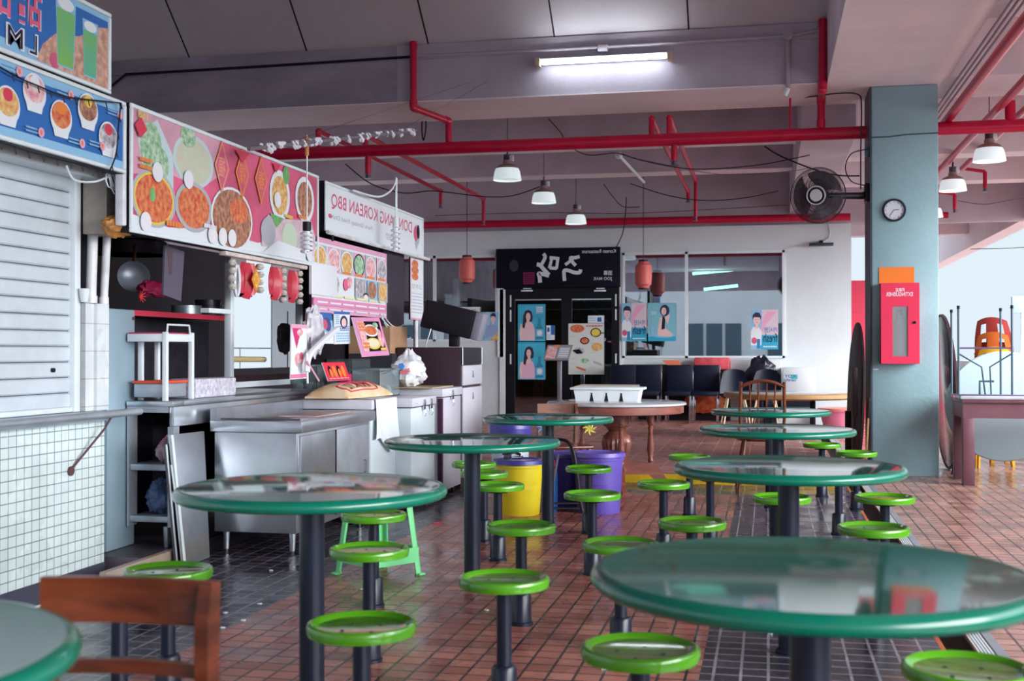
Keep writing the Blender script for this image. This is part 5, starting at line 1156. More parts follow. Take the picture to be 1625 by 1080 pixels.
L(m, 'pedestal', t)
for k in range(4):
    a = k*PI/2-1.32; d_ = V(math.cos(a), math.sin(a), 0); n_ = V(-d_.y, d_.x, 0)
    m = MB(); m.lathe([(.0, .66), (.034, .66), (.034, .58), (.022, .575), (.03, .56), (.018, .545), (.026, .53), (.018, .50), (.030, .38), (.032, .34), (.020, .26), (.028, .24), (.018, .22), (.024, .20), (.0, .20)], M_wood2, c=d_*.30, n=18, caps=False); L(m, 'turned_column', t)
    m = MB(); prof = [(.05, .30), (.14, .24), (.30, .22), (.36, .20), (.44, .08), (.53, .03), (.56, .03), (.56, 0), (.47, 0), (.38, .03), (.28, .12), (.18, .12), (.05, .12)]
    m.poly([d_*r+n_*(-.022)+V(0, 0, z) for r, z in prof], n_*.044, M_wood2); L(m, 'scroll_foot', t)
t = thing('cutlery_tray', 'pale grey cutlery tray with dark notches on the marble-topped table', 'tray', (-1.38, 10.35, .761))
m = MB(); m.poly([(-.27, 0, 0), (.27, 0, 0), (.29, 0, .10), (-.29, 0, .10)], (0, .30, 0), M_alu); L(m, 'tray_body', t)
m = MB(); m.bbox((-.32, -.02, .10), (.32, .32, .122), M_alu, .006); L(m, 'rim', t)
m = MB(); m.poly([(-.29, .02, .123), (.29, .02, .123), (.26, .28, .135), (-.26, .28, .135)], (0, 0, .006), pc('tray_lid', (.66, .64, .58), .4)); L(m, 'lid', t)
for u in (-.13, 0, .13): m = MB(); m.poly([(u-.018, -.003, .002), (u+.018, -.003, .002), (u+.006, -.003, .06), (u+.006, -.003, .075), (u-.006, -.003, .075), (u-.006, -.003, .06)], (0, .003, 0), M_black); L(m, 'notch', t)
# bins
def binn(nm, label, c, r0, r1, h, col, lid, grp=None, top=None):
    t = thing(nm, label, 'bin', V(*c)); 
    m = MB(); m.lathe([(0, .0), (r0, .0), (r0+.004, .01), (r1-.004, h*.90), (r1-.004, h*.91), (r1+.008, h*.915), (r1+.008, h*.94), (r1, h*.945), (r1, h), (r1-.008, h), (r1-.012, h*.5), (0, h*.4)], col, n=48, caps=False); L(m, 'tub', t)
    m = MB(); m.lathe([(0, h+.012), (r1-.03, h+.012), (r1-.02, h+.02), (r1+.012, h+.016), (r1+.016, h-.012), (r1+.008, h-.014)], lid, n=48, caps=False); L(m, 'lid', t)
    return t
M_blid = pc('indigo_plastic', (.05, .04, .28), .3); M_pbin = pc('violet_plastic', (.12, .08, .42), .3, var=.08, scale=4)
binn('yellow_bin', 'yellow plastic bin with a dark blue lid', (-1.80, 8.62, 0), .150, .178, .385, pc('yellow_plastic', (.78, .62, .02), .35, var=.06, scale=4), M_blid)
binn('violet_bin', 'violet plastic bin with its lid, beside the foot of the marble-topped table', (-1.24, 8.86, 0), .155, .185, .43, M_pbin, M_pbin)
binn('violet_bin', 'darker violet bin half hidden behind the nearer purple one', (-1.52, 9.10, 0), .14, .165, .40, pc('dark_violet_plastic', (.06, .04, .25), .35), M_blid)
t = binn('grey_bucket', 'grey bucket with a dark blue lid behind the yellow bin', (-1.98, 9.15, 0), .13, .155, .61, pc('bucket_grey', (.50, .54, .60), .35), M_blid)
m = MB(); m.lathe([(.158, .53), (.166, .535), (.166, .60), (.158, .605)], M_blid, n=40, caps=False); L(m, 'lid_band', t)
t = thing('metal_clamp', 'small chrome kettle clamp lying on the yellow bin lid', 'clamp', (-1.83, 8.6, .405))
m = MB(); m.bbox((-.07, -.05, 0), (-.03, .05, .035), M_dsteel, .005); m.tube([(-.09, 0, .04), (0, -.01, .05), (.05, 0, .035)], .012, M_chrome, n=8); m.bbox((-.01, -.04, 0), (.06, .04, .025), M_chrome, .006); L(m, 'clamp_body', t)
t = thing('blue_cylinder', 'slim dark blue cylinder with a round red cap between the bins', 'cylinder', (-1.60, 8.80, 0))
m = MB(); m.lathe([(0, 0), (.058, 0), (.060, .02), (.060, .29), (.045, .32), (0, .33)], pc('deep_blue', (.01, .09, .30), .3), n=28, caps=False); L(m, 'body', t)
m = MB(); m.sph((0, 0, .36), .04, pc('red_cap', (.72, .04, .10), .35), 20, 12, (1, 1, 1.15)); L(m, 'cap', t)
t = thing('tube_chair', 'black bent tube chair frame behind the two stools before the purple bins', 'chair', (-1.40, 8.45, 0))
m = MB(); m.tube(catmull([P(866, 699, Y=8.55), P(888, 697, Y=8.52), P(903, 703, Y=8.5), P(912, 728, Y=8.48), P(920, 790, Y=8.46), P(924, 812, Y=8.45)], 6), .012, M_black, n=8); m.build('bent_tube', t)
q = P(868, 822, Y=8.4); m = MB(); m.tube([P(886, 720, Y=8.45), V(q.x, 8.42, .004)], .010, M_dsteel, n=8); m.build('leg', t)
q = P(924, 818, Y=8.5); m = MB(); m.tube([P(905, 705, Y=8.75), V(q.x, 8.6, .004)], .010, M_black, n=8); m.build('leg', t)
for y in (798, 806): m = MB(); m.tube([P(868, y, Y=8.42), P(924, y, Y=8.6)], .008, M_black, n=6); m.build('crossbar', t)
# mint plastic stool
M_mint = pc('mint_plastic', (.20, .72, .30), .4)
t = thing('plastic_stool', 'tall light green plastic stool behind the dish stools', 'stool', (-2.05, 6.12, 0), math.radians(55))
m = MB(); m.bbox((-.145, -.145, .425), (.145, .145, .46), M_mint, .015); m.bbox((-.135, -.135, .39), (.135, .135, .425), M_mint, .006); L(m, 'seat', t)
for sx in (-1, 1):
    for sy in (-1, 1):
        m = MB(); a = V(sx*.125, sy*.125, .43); b = V(sx*.165, sy*.165, .0)
        for (ox, oy) in ((sx*-.03, 0), (0, sy*-.03)):
            m.poly([a, a+V(ox, oy, 0)*1.3, b+V(ox, oy, 0)*1.1, b], V(-sx*.006 if oy else 0, -sy*.006 if ox else 0, 0), M_mint)
        m.bbox(b+V(-.022-sx*.006, -.022-sy*.006, 0), b+V(.022-sx*.006, .022-sy*.006, .012), M_mint, .004)
        L(m, 'leg', t)
for k in range(4):
    R = Matrix.Rotation(k*PI/2, 3, 'Z'); m = MB(); m.box((-.15, -.158, .07), (.15, -.152, .15), M_mint); m.v = [R @ q for q in m.v]; L(m, 'skirt', t)

# ================================================================ RIGHT SIDE
# wall fan on the pillar
FC = P(1298, 310, Y=11.75)
t = thing('wall_fan', 'dusty grey wall fan in a wire cage on the left side of the pillar', 'fan', V(.969, 12.15, 2.74))
ax = V(-.28, -.95, -.10).normalized(); R = ax.to_track_quat('Z', 'Y').to_matrix()
def fl(m_, name): m_.v = [R @ q+FC for q in m_.v]; m_.build(name, t)
rw = .265
m = MB()
for k in range(110):
    a = 2*PI*k/110; c_, s_ = math.cos(a), math.sin(a)
    m.tube([(.07*c_, .07*s_, .075), (.15*c_, .15*s_, .072), (.225*c_, .225*s_, .045), (rw*c_, rw*s_, .0)], .0019, M_black, n=3, caps=False)
    m.tube([(rw*c_, rw*s_, 0), (.2*c_, .2*s_, -.06), (.08*c_, .08*s_, -.085)], .0019, M_black, n=3, caps=False)
for r_, z_ in ((rw, 0), (.225, .046), (.15, .073), (rw-.01, -.02)): m.tube([(r_*math.cos(2*PI*k/48), r_*math.sin(2*PI*k/48), z_) for k in range(48)], .0035 if r_ == rw else .0018, M_black, n=6, closed=True)
fl(m, 'wire_cage')
m = MB(); m.lathe([(0, .085), (.055, .085), (.058, .078), (.058, .07)], pc('fan_badge', (.55, .52, .58), .4), n=32, caps=False); m.lathe([(.060, .078), (.075, .080), (.078, .072)], M_black, n=32, caps=False); m.lathe([(.080, .078), (.090, .080), (.094, .070)], pc('fan_badge', (.5, .5, .5)), n=40, caps=False); fl(m, 'centre_badge')
M_blade = pc('dusty_blade', (.13, .10, .12), .6, var=.3, scale=20)
for k in range(3):
    m = MB(); vs_ = []; a0 = k*2*PI/3+.9; n = 9; kk = 7
    for i in range(kk):
        r_ = .045+(.238-.045)*i/(kk-1)
        for j in range(n):
            a = a0-.32-.5*(i/(kk-1))+(.95+.95*math.sin(PI*.5*i/(kk-1)))*j/(n-1)
            vs_.append((r_*math.cos(a), r_*math.sin(a), .03-.05*j/(n-1)))
    m.add(vs_, [(i*n+j, i*n+j+1, (i+1)*n+j+1, (i+1)*n+j) for i in range(kk-1) for j in range(n-1)], M_blade, True); fl(m, 'blade')
m = MB(); m.cyl((0, 0, -.22), (0, 0, -.06), .06, M_black, 24); m.cyl((0, 0, -.06), (0, 0, .04), .045, M_dsteel, 24); fl(m, 'motor')
m = MB(); mb_ = FC-ax*.18; m.tube([mb_, V(.90, 12.10, 2.72), V(.968, 12.12, 2.74)], [.03, .035, .04], M_black, n=10); m.bbox((.93, 12.05, 2.66), (.969, 12.22, 2.84), M_black, .01); m.build('wall_bracket', t)
m = MB(); m.tube(catmull([(.94, 12.1, 2.82), (.80, 12.0, 2.85), (.74, 11.98, 2.98), (.80, 12, 3.12), (.96, 12.0, 3.16)], 6), .006, M_black, n=5); m.build('cable', t)
m = MB(); m.bbox((.93, 12.02, 3.10), (.969, 12.12, 3.20), pc('teal_box', (.03, .10, .12), .4), .006); tag(m.build('junction_box'), 'small dark junction box high on the pillar side above the fan', 'box')
# clock
q = P(1419, 333, Y=11.97); t = thing('wall_clock', 'round white clock with a black rim on the pillar', 'clock', (q.x, 11.999, q.z)); RC = Matrix.Rotation(PI/2, 3, 'X')
q.y = 11.999
m = MB(); m.lathe([(0, 0), (.108, 0), (.112, .02), (.104, .034), (.094, .034), (.090, .022)], M_navy, c=q, n=48, M=RC, caps=False); m.build('rim', t)
m = MB(); m.lathe([(.092, .020), (0, .021)], pc('clock_white', (.62, .64, .72), .4), c=q, n=48, M=RC, caps=False); m.build('dial', t)
m = MB()
for k in range(12):
    a = k*PI/6; m.box((q.x+.078*math.sin(a)-.002, q.y-.024, q.z+.078*math.cos(a)-.006), (q.x+.078*math.sin(a)+.002, q.y-.0225, q.z+.078*math.cos(a)+.006), M_black)
m.build('hour_marks', t)
for a, l_, w_ in ((math.radians(86), .045, .004), (math.radians(215), .068, .003)):
    m = MB(); m.tube([q+V(0, -.026, 0), q+V(l_*math.sin(a), -.026, l_*math.cos(a))], w_*.7, M_black, n=5); m.build('hand', t)
# extinguisher cabinet
a, b = P(1398, 449, Y=11.84), P(1459.5, 577, Y=11.84)
t = thing('extinguisher_cabinet', 'red fire extinguisher cabinet with a narrow window on the pillar', 'cabinet', (a.x, 11.999, b.z))
M_rc = mat('cabinet_red', (.72, .03, .09), .35, var=.04, scale=3)
m = MB()
x0, x1, z0, z1 = a.x, b.x, b.z, a.z
u = lambda f: x0+(x1-x0)*f; v = lambda f: z0+(z1-z0)*f
m.box((x0, 11.86, z0), (x0+.01, 11.998, z1), M_rc); m.box((x1-.01, 11.86, z0), (x1, 11.998, z1), M_rc); m.box((x0, 11.86, z1-.01), (x1, 11.998, z1), M_rc); m.box((x0, 11.86, z0), (x1, 11.998, z0+.01), M_rc); m.box((x0, 11.985, z0), (x1, 11.998, z1), pc('cabinet_inner', (.48, .50, .54), .5)); m.build('case', t)
m = MB()
for p_, q_ in (((0, 0), (.30, 1)), ((.70, 0), (1, 1)), ((.30, .71), (.70, 1)), ((.30, 0), (.70, .09))): m.box((u(p_[0]), 11.84, v(p_[1])), (u(q_[0]), 11.859, v(q_[1])), M_rc)
do = m.build('door', t)
m = MB(); m.box((u(.30), 11.848, v(.09)), (u(.70), 11.851, v(.71)), pc('cabinet_pane', (.66, .70, .74), .08, trans=.75)); m.build('pane', do)
m = MB(); m.cyl((u(.87), 11.83, v(.51)), (u(.87), 11.84, v(.51)), .014, M_black, 14); m.build('lock', do)
d = Dec((u(.12), 11.8395, v(.83)), (x1*.0+(x1-x0)*.72, 0, 0), (0, 0, .085), (0, -1, 0)); d.txt('FIRE', .36, .55, .68, .95, p_white); d.txt('EXTINGUISHER', .02, .05, .98, .50, p_white); d.build('lettering', do)
m = MB(); m.lathe([(0, 0), (.05, 0), (.055, .02), (.055, .34), (.03, .40), (.02, .43), (0, .43)], pc('extinguisher_pale', (.60, .55, .58), .3), c=((x0+x1)/2, 11.92, z0+.03), n=20); m.cyl(((x0+x1)/2, 11.92, z0+.46), ((x0+x1)/2, 11.92, z0+.52), .025, M_black, 10)
tag(m.build('fire_extinguisher'), 'pale extinguisher bottle seen through the window of the red cabinet', 'extinguisher')
a, b = P(1395, 424, Y=11.99), P(1451, 452, Y=11.99); m = MB(); m.box((a.x, 11.992, b.z-.03), (b.x, 11.998, a.z), pc('orange_card', (.80, .20, .02), .6)); tag(m.build('orange_card'), 'orange card on the pillar directly above the red cabinet', 'card')
q = P(1382, 585, Y=11.99); m = MB(); m.box((q.x+.02, 11.995, q.z-.01), (q.x+.07, 11.9995, q.z), p_white); tag(m.build('paper_scrap'), 'tiny white paper scrap low on the left edge of the pillar', 'paper')
# folded round table tops leaning on the pillar sides
def leaning(name, label, x, tilt, yc, r, colf, side):
    t = thing(name, label, 'table', (x, yc, 0)); R = Matrix.Rotation(PI/2+tilt*side, 3, 'Y')
    m = MB(); m.lathe([(0, .014), (r-.01, .014), (r, .008), (r, -.008), (r-.01, -.014), (0, -.014)], colf, n=72, M=R, caps=False)
    zmin = min(q.z for q in m.v); m.v = [q+V(0, 0, -zmin+.001) for q in m.v]; L(m, 'tabletop', t); return t, R, -zmin
t, R, zc = leaning('folded_table', 'dark brown round folding table leaning on the right side of the pillar', 1.765, .045, 12.80, .79, mat('dark_brown_top', (.10, .035, .025), .25, col2=(.03, .015, .03), scale=3, coat=.4), -1)
m = MB(); m.lathe([(.765, .018), (.782, .018), (.782, -.018), (.765, -.018)], M_black, n=72, M=R, caps=False, c=(0, 0, zc)); L(m, 'edge_band', t)
t, R, zc = leaning('folded_table', 'very dark weathered round table leaning on the left side of the pillar', .835, .03, 12.05, .74, M_dwood, 1)
t.rotation_euler = (0, 0, math.radians(1.5))
for q0, q1 in (((-.10, -.05, .002), (-.045, .03, .62)), ((-.09, -.66, .60), (-.045, -.60, 1.05))): m = MB(); m.bbox(q0, q1, M_dwood, .006); L(m, 'folded_leg', t)
m = MB(); m.tube([(.93, 11.95, .0), (.955, 11.99, .75)], .012, M_dwood, n=6); m.tube([(.90, 11.75, .0), (.945, 11.97, .55)], .010, M_tan, n=6); tag(m.build('lumber'), 'thin wooden sticks between the dark table and the pillar', 'lumber')
# desk with upturned table
dx = P(1528, 640, Y=11.3).x
t = thing('wooden_desk', 'plum-brown wooden desk at the right edge carrying an upturned table', 'desk', (dx, 11.3, 0))
m = MB(); m.bbox((dx-.01, 11.28, .735), (dx+1.5, 11.93, .765), M_desk, .005); m.build('desktop', t)
m = MB(); m.box((dx, 11.30, .60), (dx+1.48, 11.32, .735), M_desk); m.box((dx, 11.9, .60), (dx+1.48, 11.92, .735), M_desk); m.box((dx, 11.32, .60), (dx+.02, 11.9, .735), M_desk); m.build('apron', t)
for x in (dx, dx+1.38):
    for y in (11.30, 11.82): m = MB(); m.bbox((x, y, 0), (x+.10, y+.10, .60), M_desk, .005); m.build('leg', t)
t = thing('upturned_table', 'upturned white table with thin dark metal legs standing on the desk', 'table', (dx+.1, 11.4, .766))
m = MB(); m.bbox((dx-.02, 11.30, .767), (dx+1.4, 11.92, .80), M_marb, .01); m.build('tabletop', t)
xs = [P(1521, 550, Y=11.36).x, P(1510, 550, Y=11.86).x, P(1606, 550, Y=11.36).x, P(1588, 550, Y=11.86).x]
M_leg = pc('teal_grey_leg', (.05, .10, .14), .35)
for x, y, yt in ((xs[0], 11.36, 490), (xs[1], 11.86, 496), (xs[2], 11.36, 490), (xs[3], 11.86, 494), (xs[2]+.12, 11.36, 492), (xs[3]+.25, 11.86, 496)):
    z = P(1521, yt, Y=y).z; m = MB(); m.cyl((x, y, .80), (x, y, z), .010, M_leg, 10); m.cyl((x, y, z), (x, y, z+.03), .014, M_black, 10); m.build('leg', t)
for y in (11.36,): 
    z = P(1521, 552, Y=y).z; m = MB(); m.tube([(xs[0], y, z), (xs[2], y, z)], .008, pc('violet_bar', (.12, .08, .20), .4), n=6)
    m.tube([(xs[0], y, z-.05), ((xs[0]+xs[2])/2-.03, y, z-.17), ((xs[0]+xs[2])/2-.0, y, .81)], .008, M_leg, n=6); m.tube([(xs[2], y, z-.05), ((xs[0]+xs[2])/2+.04, y, z-.17), ((xs[0]+xs[2])/2+.05, y, .81)], .008, M_leg, n=6)
    m.tube([(xs[0]+.18, y, .81), (xs[0]+.18, y, .93), (xs[0]+.30, y, .93)], .010, M_leg, n=6); m.build('brace', t)
m = MB(); m.bbox((xs[0]-.08, 11.34, .801), (xs[2]+.16, 11.38, .812), pc('violet_bar', (.1, .1, .2)), .003); m.build('bottom_rail', t)
# pale blue round tabletop on edge behind the desk
q = P(1592, 640, Y=12.2)
t = thing('round_folding_table', 'pale blue round tabletop standing on edge behind the desk', 'table', (q.x, 12.2, 0))
R = Matrix.Rotation(PI/2, 3, 'X')
m = MB(); m.lathe([(0, .012), (.52, .012), (.53, .0), (.52, -.012), (0, -.012)], pc('pale_blue_laminate', (.50, .64, .70), .35), n=72, M=R, c=(0, 0, .67), caps=False); L(m, 'tabletop', t)
for x in (-.46, -.40, .30, .42): m = MB(); m.tube([(x*.8, .03, .7), (x, .06, .0)], .009, M_black, n=6); L(m, 'leg', t)
# stacked plastic chairs
M_yp = pc('yellow_chair_plastic', (.80, .42, .02), .35); M_op = pc('orange_chair_plastic', (.75, .16, .03), .35); M_rp = pc('red_chair_plastic', (.50, .06, .05), .35)
def plastic_chair(loc, rz, label, col, first=None):
    t = thing('plastic_chair', label, 'chair', loc, rz, group='stacked yellow and orange plastic chairs')
    m = MB(); m.bbox((-.19, -.20, .41), (.19, .18, .435), col, .012); L(m, 'seat', t)
    m = MB(); vs_ = []; n = 7; kk = 7
    for i in range(kk):
        f = i/(kk-1)
        for j in range(n): u = j/(n-1)*2-1; vs_.append((u*.19*(1-.25*f*f), .16+.12*f-.05*u*u, .42+.38*f-.04*u*u*f))
    fs = [(i*n+j, i*n+j+1, (i+1)*n+j+1, (i+1)*n+j) for i in range(kk-1) for j in range(n-1) if not (1 < i < 5 and j in (1, 4))]
    m.add(vs_, fs, col, True); m.add([V(*q)+V(0, .012, 0) for q in vs_], [f[::-1] for f in fs], col, True); L(m, 'backrest', t)
    for sx in (-1, 1):
        for sy in (-1, 1):
            m = MB(); a = V(sx*.16, sy*.16, .415); b = V(sx*.20, sy*.21, 0)
            m.poly([a+V(-.022, 0, 0), a+V(.022, 0, 0), b+V(.02, 0, 0), b+V(-.02, 0, 0)], (0, -sy*.02, 0), col); m.poly([a+V(0, -.02, 0), a+V(0, .02, 0), b+V(0, .018, 0), b+V(0, -.018, 0)], (-sx*.02, 0, 0), col); L(m, 'leg', t)
    return t
q = P(1574, 742, h=0); cols = (M_yp, M_yp, M_op, M_yp, M_op, M_rp)
words_ = ['lowest chair of the left yellow and orange stack behind the desk', 'second chair up in the left plastic stack behind the desk', 'third chair up in the left plastic stack behind the desk', 'fourth chair up in the left plastic stack behind the desk', 'fifth chair up in the left plastic stack behind the desk', 'red-brown topmost chair of the left plastic stack behind the desk']
for k in range(6): plastic_chair((q.x+.02*k-.02, q.y+.28-.02*k, .15*k), math.radians(200-8*k), words_[k], cols[k])
q = P(1625, 740, h=0)
for k in range(2): plastic_chair((q.x+.16, q.y+.3, .11*k), math.radians(20), ('yellow plastic chair cut by the right edge of the picture', 'second yellow plastic chair stacked at the right picture edge')[k], M_yp)
a, b = P(1606, 470, Y=24), P(1640, 496, Y=24)
m = MB(); m.bbox((a.x, 24, b.z), (b.x, 24.1, a.z), pc('pale_blue_sign', (.34, .46, .54), .5), .01); m.cyl(((a.x+b.x)/2, 24.05, 0), ((a.x+b.x)/2, 24.05, b.z), .03, M_alu, 8); tag(m.build('distant_sign'), 'pale blue board far off at the right edge against the sky', 'sign')

# ================================================================ CEILING SERVICES
def pipe(pts, r, label, name='fire_pipe', group=None, mtl=None, fit=True, cat='pipe'):
    m = MB(); pts = [V(*p) for p in pts]
    for a, b in zip(pts, pts[1:]): m.cyl(a, b, r, mtl or M_red, 16)
    for p in pts[1:-1]: m.sph(p, r*1.12, mtl or M_red, 14, 8)
    if fit:
        for a, b in zip(pts, pts[1:]):
            d_ = (b-a); l_ = d_.length; d_.normalize()
            if l_ > r*8:
                m.cyl(a+d_*r*.3, a+d_*r*2.2, r*1.18, mtl or M_red, 14); m.cyl(b-d_*r*2.2, b-d_*r*.3, r*1.18, mtl or M_red, 14)
    return tag(m.build(name), label, cat, group)
ZM = 3.392
pipe([(-9.1, 12.4, ZM+.0), (.968, 12.4, ZM)], .066, 'thick red main pipe running from the stalls to the pillar', fit=False)
pipe([(1.602, 12.4, ZM+.01), (3.94, 12.4, ZM+.02)], .066, 'thick red main pipe continuing right of the pillar', fit=False)
pipe([(-9.1, 19.55, 3.36), (1.28, 19.55, 3.325)], .062, 'red pipe along the top of the white back wall', fit=False)
pipe([(1.67, 19.55, 3.32), (2.75, 19.55, 3.32)], .05, 'short red pipe end right of the pillar at the back', fit=False)
a = P(656, 66, Y=11.73); b = P(661, 150, Y=11.73); c = P(712, 192, Y=12.4)
pipe([a, V(a.x, 11.73, 3.70), V(c.x, 12.4, c.z), V(c.x, 12.4, ZM+.06)], .035, 'red riser stepping down the front beam left of the tube light')
pipe([P(1306, 30, Y=11.74), V(P(1305, 128, Y=11.74).x, 11.74, 3.70), P(1303, 152, Y=12.4), V(P(1303, 152, Y=12.4).x, 12.4, ZM+.06)], .038, 'red riser in the dark corner beside the pillar beam')
q = P(1254, 190, Y=12.4); pipe([(q.x, 12.4, 3.776), (q.x, 12.4, ZM+.06)], .012, 'thin red hanger rod right of the tube light', name='hanger_rod', fit=False, cat='rod')
def sprinkler(x, y, z0, z1, label, r=.026):
    m = MB(); m.cyl((x, y, z0), (x, y, z1), r, M_red, 12); m.cyl((x, y, z1), (x, y, z1-.04), r*.7, M_dsteel, 10); m.cyl((x, y, z1-.045), (x, y, z1-.05), r*1.5, M_dsteel, 12)
    m.tube([(x-r, y, z1), (x-r*.9, y, z1-.03), (x, y, z1-.05)], .003, M_dsteel, n=4); m.tube([(x+r, y, z1), (x+r*.9, y, z1-.03), (x, y, z1-.05)], .003, M_dsteel, n=4)
    tag(m.build('sprinkler'), label, 'sprinkler', 'red sprinkler drops')
def branch(p0, p1, label, X=None, z=None, drop=None, dl=''):
    s_ = P(*p0, Y=12.4); e = P(*p1, X=s_.x); zz = (s_.z+e.z)/2 if z is None else z
    pts = [(s_.x, 12.4, ZM+.06), (s_.x, 12.4, s_.z), (s_.x, e.y, s_.z)]
    pipe(pts, .030, label, group='red branch pipes under the joists')
    if drop: sprinkler(s_.x, e.y-.03, s_.z, P(p1[0], drop, Y=e.y).z, dl)
    return s_, e
branch((505, 208), (700, 298), 'red branch pipe farthest left above the white signboard', drop=325, dl='sprinkler drop at the end of the farthest left branch pipe')
branch((580, 215), (768, 307), 'red branch pipe second from the left ending over the back wall', drop=352, dl='sprinkler drop touching the back red pipe left of the lamps')
branch((1034, 188), (1092, 305), 'left one of the red branch pipe pair in the middle of the ceiling', drop=316, dl='sprinkler drop below the left middle branch pipe')
branch((1062, 187), (1104, 292), 'right one of the red branch pipe pair in the middle of the ceiling', drop=345, dl='sprinkler drop below the right middle branch pipe')
for px, yb, lb in ((584, 276, 'sprinkler hanging from the main red pipe above the white signboard'), (1070, 255, 'sprinkler hanging from the main red pipe between the middle branches')):
    q = P(px, yb, Y=12.4); sprinkler(q.x, 12.4, ZM-.05, q.z, lb, .034)
for k, (p0, p1, z_, r_, lb) in enumerate((((1625, 45), (1467, 237), 3.5, .045, 'red diagonal pipe nearest the pillar at the top right'), ((1625, 134), (1467, 295), 3.55, .04, 'middle red diagonal pipe at the right'), ((1625, 172), (1527, 267), 3.6, .035, 'outermost red diagonal pipe ending beside a lamp at the right'))):
    a, b = P(*p0, h=z_), P(*p1, h=z_); pipe([(b.x, -2, z_), (b.x, b.y, z_)], r_, lb, group='red diagonal pipes at the right', fit=False)
    if k == 2: c_ = P(1563, 272, Y=b.y); sprinkler(c_.x, b.y, c_.z, P(1563, 298, Y=b.y).z, 'sprinkler drop right of the two right-hand lamps'); pipe([(b.x, b.y, z_), (c_.x, b.y, c_.z)], .022, 'short red elbow pipe beside the upper right lamp', fit=False)
    if k == 1: b2 = P(1487, 304, Y=b.y); c_ = P(1515, 308, Y=b.y); pipe([(b.x, b.y, z_), (b2.x, b.y, b2.z), (c_.x, b.y, c_.z)], .022, 'short red elbow pipe below the lower right lamp', fit=False); sprinkler(c_.x, b.y, c_.z, P(1515, 332, Y=b.y).z, 'sprinkler drop directly right of the pillar')
q = P(1603, 160, Y=12.4); pipe([(q.x, 12.4, ZM+.05), (q.x, 12.4, q.z)], .05, 'short thick red riser on the main pipe at the right edge')
# conduits beside the long beam
for k in range(3):
    x = 1.72+k*.045; pipe([(x, -2, 3.72), (x, 17, 3.72)], .010, ('inner', 'middle', 'outer')[k]+' thin grey conduit of three beside the long beam', name='conduit', mtl=pc('grey_conduit', (.32, .27, .33), .5), fit=False, group='grey conduits beside the long beam')
# conduit and cable along the front beam face
M_cond = pc('mauve_conduit', (.42, .37, .44), .5)
a, b, c = P(200, 118, Y=11.77), P(655, 88, Y=11.77), P(1250, 60, Y=11.77)
pipe([P(172, 140, Y=11.77), P(200, 118, Y=11.77), P(420, 105, Y=11.77), P(655, 90, Y=11.77)], .014, 'dark cable clipped along the front beam at the left', name='beam_cable', mtl=M_dark, fit=False, cat='cable')
pipe([P(660, 89, Y=11.77), P(880, 79, Y=11.76), P(1250, 57, Y=11.76), P(1300, 48, Y=11.76), P(1308, 25, Y=11.76)], .016, 'painted conduit along the front beam above the tube light', name='conduit', mtl=M_cond, fit=False)
q = P(1250, 57, Y=11.76); e = P(1250, 140, Y=11.76); m = MB(); m.cyl(q+V(0, .0, 0), q+V(0, -.04, 0), .05, M_cond, 16); m.cyl(q, V(q.x, 11.76, e.z), .022, M_cond, 12); m.cyl(V(q.x, 11.76, e.z), V(q.x-.03, 11.76, e.z-.07), .026, M_alu, 12); tag(m.build('conduit_drop'), 'short painted conduit drop with a round box on the front beam', 'conduit')
t = thing('tube_light', 'lit fluorescent tube light on the front beam', 'light', P(957, 92, Y=11.75))
a, b = P(853, 98, Y=11.68), P(1063, 87, Y=11.68)
a, b = V(a.x, 11.68, (a.z+b.z)/2), V(b.x, 11.68, (a.z+b.z)/2)
m = MB(); m.bbox((a.x, 11.70, a.z-.02), (b.x, 11.775, a.z+.035), M_alu, .006); m.build('batten', t)
m = MB(); m.cyl(a+V(.05, 0, -.015), b+V(-.05, 0, -.015), .019, mat('lit_tube', (.9, .95, 1), .3, emit=(.86, .97, 1.0), es=13), 14); m.build('tube', t)
for p in (a, b): m = MB(); m.bbox((p.x-.025, 11.655, p.z-.045), (p.x+.025, 11.775, p.z+.035), pc('yellowed_socket', (.55, .42, .30), .5), .005); m.build('socket', t)
m = MB(); m.bbox((-.79*0+P(957, 76, Y=11.76).x-.05, 11.72, P(957, 76, Y=11.76).z-.04), (P(957, 76, Y=11.76).x+.05, 11.785, P(957, 76, Y=11.76).z+.03), M_cond, .01); m.build('conduit_box', t)
# bell lamps
def make_pend(label):
    t = thing('bell_lamp', label, 'lamp', (0, 0, 0), group='bell-shaped hanging lamps')
    m = MB(); m.lathe([(.0, .235), (.05, .235), (.055, .19), (.085, .18), (.115, .165), (.135, .135)], pc('lamp_top', (.34, .22, .20), .35, var=.1), n=40, caps=False); L(m, 'upper_shade', t)
    m = MB(); m.lathe([(.135, .135), (.150, .10), (.160, .05), (.168, .0), (.162, .0), (.154, .05), (.144, .10), (.128, .133)], mat('lit_acrylic', (.78, .86, .88), .15, emit=(.78, .92, .94), es=.26), n=40, caps=False); m.lathe([(0, .012), (.16, .012)], mat('lit_acrylic', (.8, .8, .8)), n=40, caps=False); L(m, 'clear_skirt', t)
    m = MB(); m.cyl((0, 0, .23), (0, 0, .30), .045, M_dsteel, 18); m.bbox((.02, -.03, .225), (.075, .03, .29), M_alu, .006); L(m, 'ballast', t)
    m = MB(); m.tube([(0, 0, .30), (0, 0, .34), (.005, 0, .36)], .012, M_dsteel, n=6); m.cyl((0, 0, .34), (0, 0, 1.0), .005, M_dsteel, 6); L(m, 'chain', t)
    return t
pl = None
